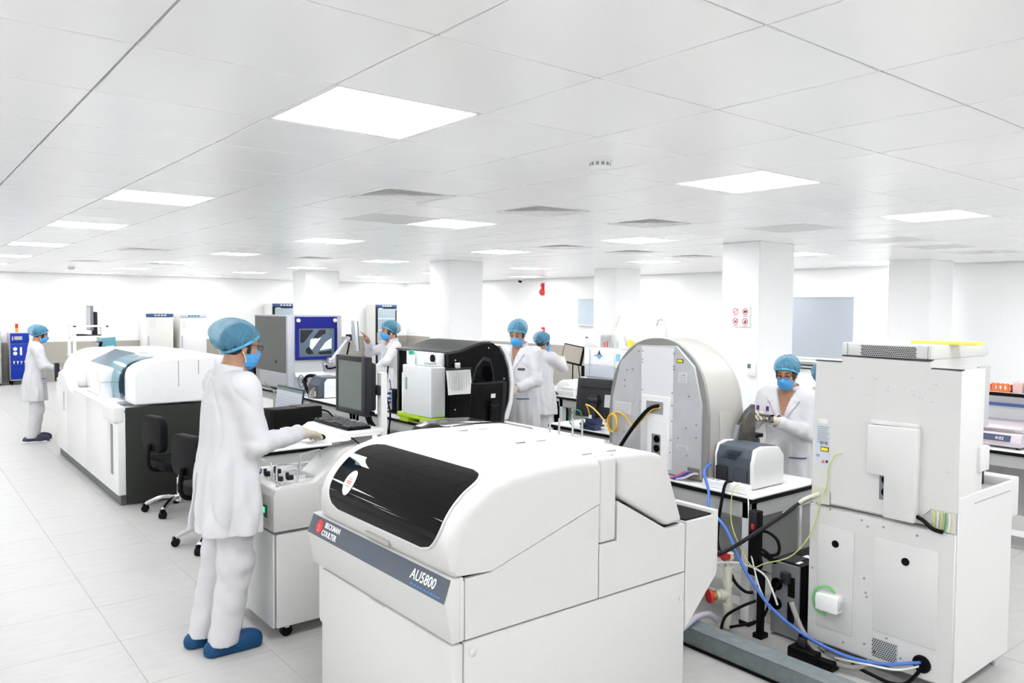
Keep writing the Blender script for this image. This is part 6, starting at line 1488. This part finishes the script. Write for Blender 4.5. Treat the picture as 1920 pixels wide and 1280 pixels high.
cable('thin pale green wire curving down the back of the right analyser', [(3.794, 2.04, 1.08), (3.785, 2.07, 1.07), (3.785, 2.105, 1.0), (3.79, 2.11, .93), (3.792, 2.13, .86)], .0028, cableyg)
t = Thing('socket_block', 'black multi-socket block on the floor by the duct end', 'socket block', (3.7, 2.15, 0))
t.part('housing', B().box(3.62, 3.72, 2.06, 2.22, 0, .07, .012).box(3.64, 3.72, 1.98, 2.07, 0, .05, .01), black)
t.part('plug', B().box(3.65, 3.69, 2.14, 2.18, .07, .115, .006), softblack)
cable('black hose running down the back plate of the domed analyser', [(3.85, 3.30, 1.19), (3.83, 3.36, 1.17), (3.80, 3.42, 1.10), (3.77, 3.50, .98), (3.74, 3.58, .84)], .013, black)
cable('yellow fibre cable leaving the port of the domed analyser', [(3.85, 3.29, 1.18), (3.832, 3.36, 1.155), (3.822, 3.43, 1.08), (3.83, 3.50, 1.03), (3.845, 3.58, 1.085), (3.85, 3.66, 1.11), (3.845, 3.72, 1.085)], .0055, cableyel)
pts = []
for k in range(49):
    a = k * 2 * math.pi / 12; pts.append((3.835 + .006 * math.sin(k * .7), 3.695 + (.044 + .004 * math.sin(k)) * math.cos(a), 1.035 + (.060 + .004 * math.cos(k * 1.3)) * math.sin(a)))
single('fibre_coil', B().tube(pts, .0055, 6, True, False, 3), cableyel, 'coil of yellow fibre cable hanging on the domed analyser', 'cable', angle=180)
cable('yellow lead from the network box arching over to the coil', [(4.77, 4.87, .88), (4.70, 4.83, .96), (4.60, 4.74, 1.0), (4.40, 4.45, 1.01), (4.10, 4.05, 1.0), (3.87, 3.78, 1.0), (3.845, 3.73, 1.06)], .006, cableyel)
cable('green lead looping beside the network box', [(4.775, 4.96, .82), (4.76, 4.98, .90), (4.75, 5.03, .91), (4.74, 5.08, .86), (4.74, 5.09, .79), (4.75, 5.05, .765)], .005, cablegreen)
for k, (m, c) in enumerate(((inkred, 'red'), (cableblue, 'blue'), (softblack, 'black'), (mat('wire_purple', (.16, .08, .35), .45), 'violet'), (palegrey, 'pale grey'))):
    cable('%s wire spilling from the low bay of the domed analyser' % c, [(3.87, 3.07 - .018 * k, .80), (3.845, 3.09 - .018 * k, .80), (3.82, 3.12 - .016 * k, .775), (3.80, 3.16 - .012 * k, .757)], .006, m, 'wire', 'wire')
cable('black cable hanging from the white module to the floor', [(3.70, 6.50, 1.25), (3.68, 6.50, 1.0), (3.70, 6.46, .80), (3.70, 6.48, .60), (3.72, 6.40, .40), (3.74, 6.34, .2), (3.74, 6.3, .02)], .008, black)
cable('black cable swinging in a loop below the mini computer', [(3.92, 6.88, .80), (3.77, 6.70, .77), (3.73, 6.58, .66), (3.73, 6.52, .50), (3.74, 6.42, .42), (3.75, 6.3, .40)], .008, black)
cable('grey cable running along the bench edge behind the laptop', [(3.77, 9.8, .83), (3.77, 9.5, .74), (3.77, 9.1, .64), (3.77, 8.8, .66), (3.77, 8.6, .76)], .007, mat('cable_taupe', (0, 0, 0)))
cable('black mouse cable looping under the keyboard tray', [(2.06, 4.25, 1.04), (2.14, 4.20, 1.03), (2.18, 4.15, .99), (2.24, 4.12, .975), (2.31, 4.10, 1.0), (2.35, 4.13, 1.05)], .004, black)
cable('black cable from computer tower over the table', [(2.80, 6.06, .95), (2.86, 6.02, .93), (2.90, 5.95, .85), (2.93, 5.9, .765)], .007, black)
single('red_valve', B().box(3.765, 3.785, 6.44, 6.47, .50, .56, .005).cyl((3.775, 6.455, .48), (3.775, 6.455, .50), .008), red, 'small red valve on the middle bench apron', 'valve')
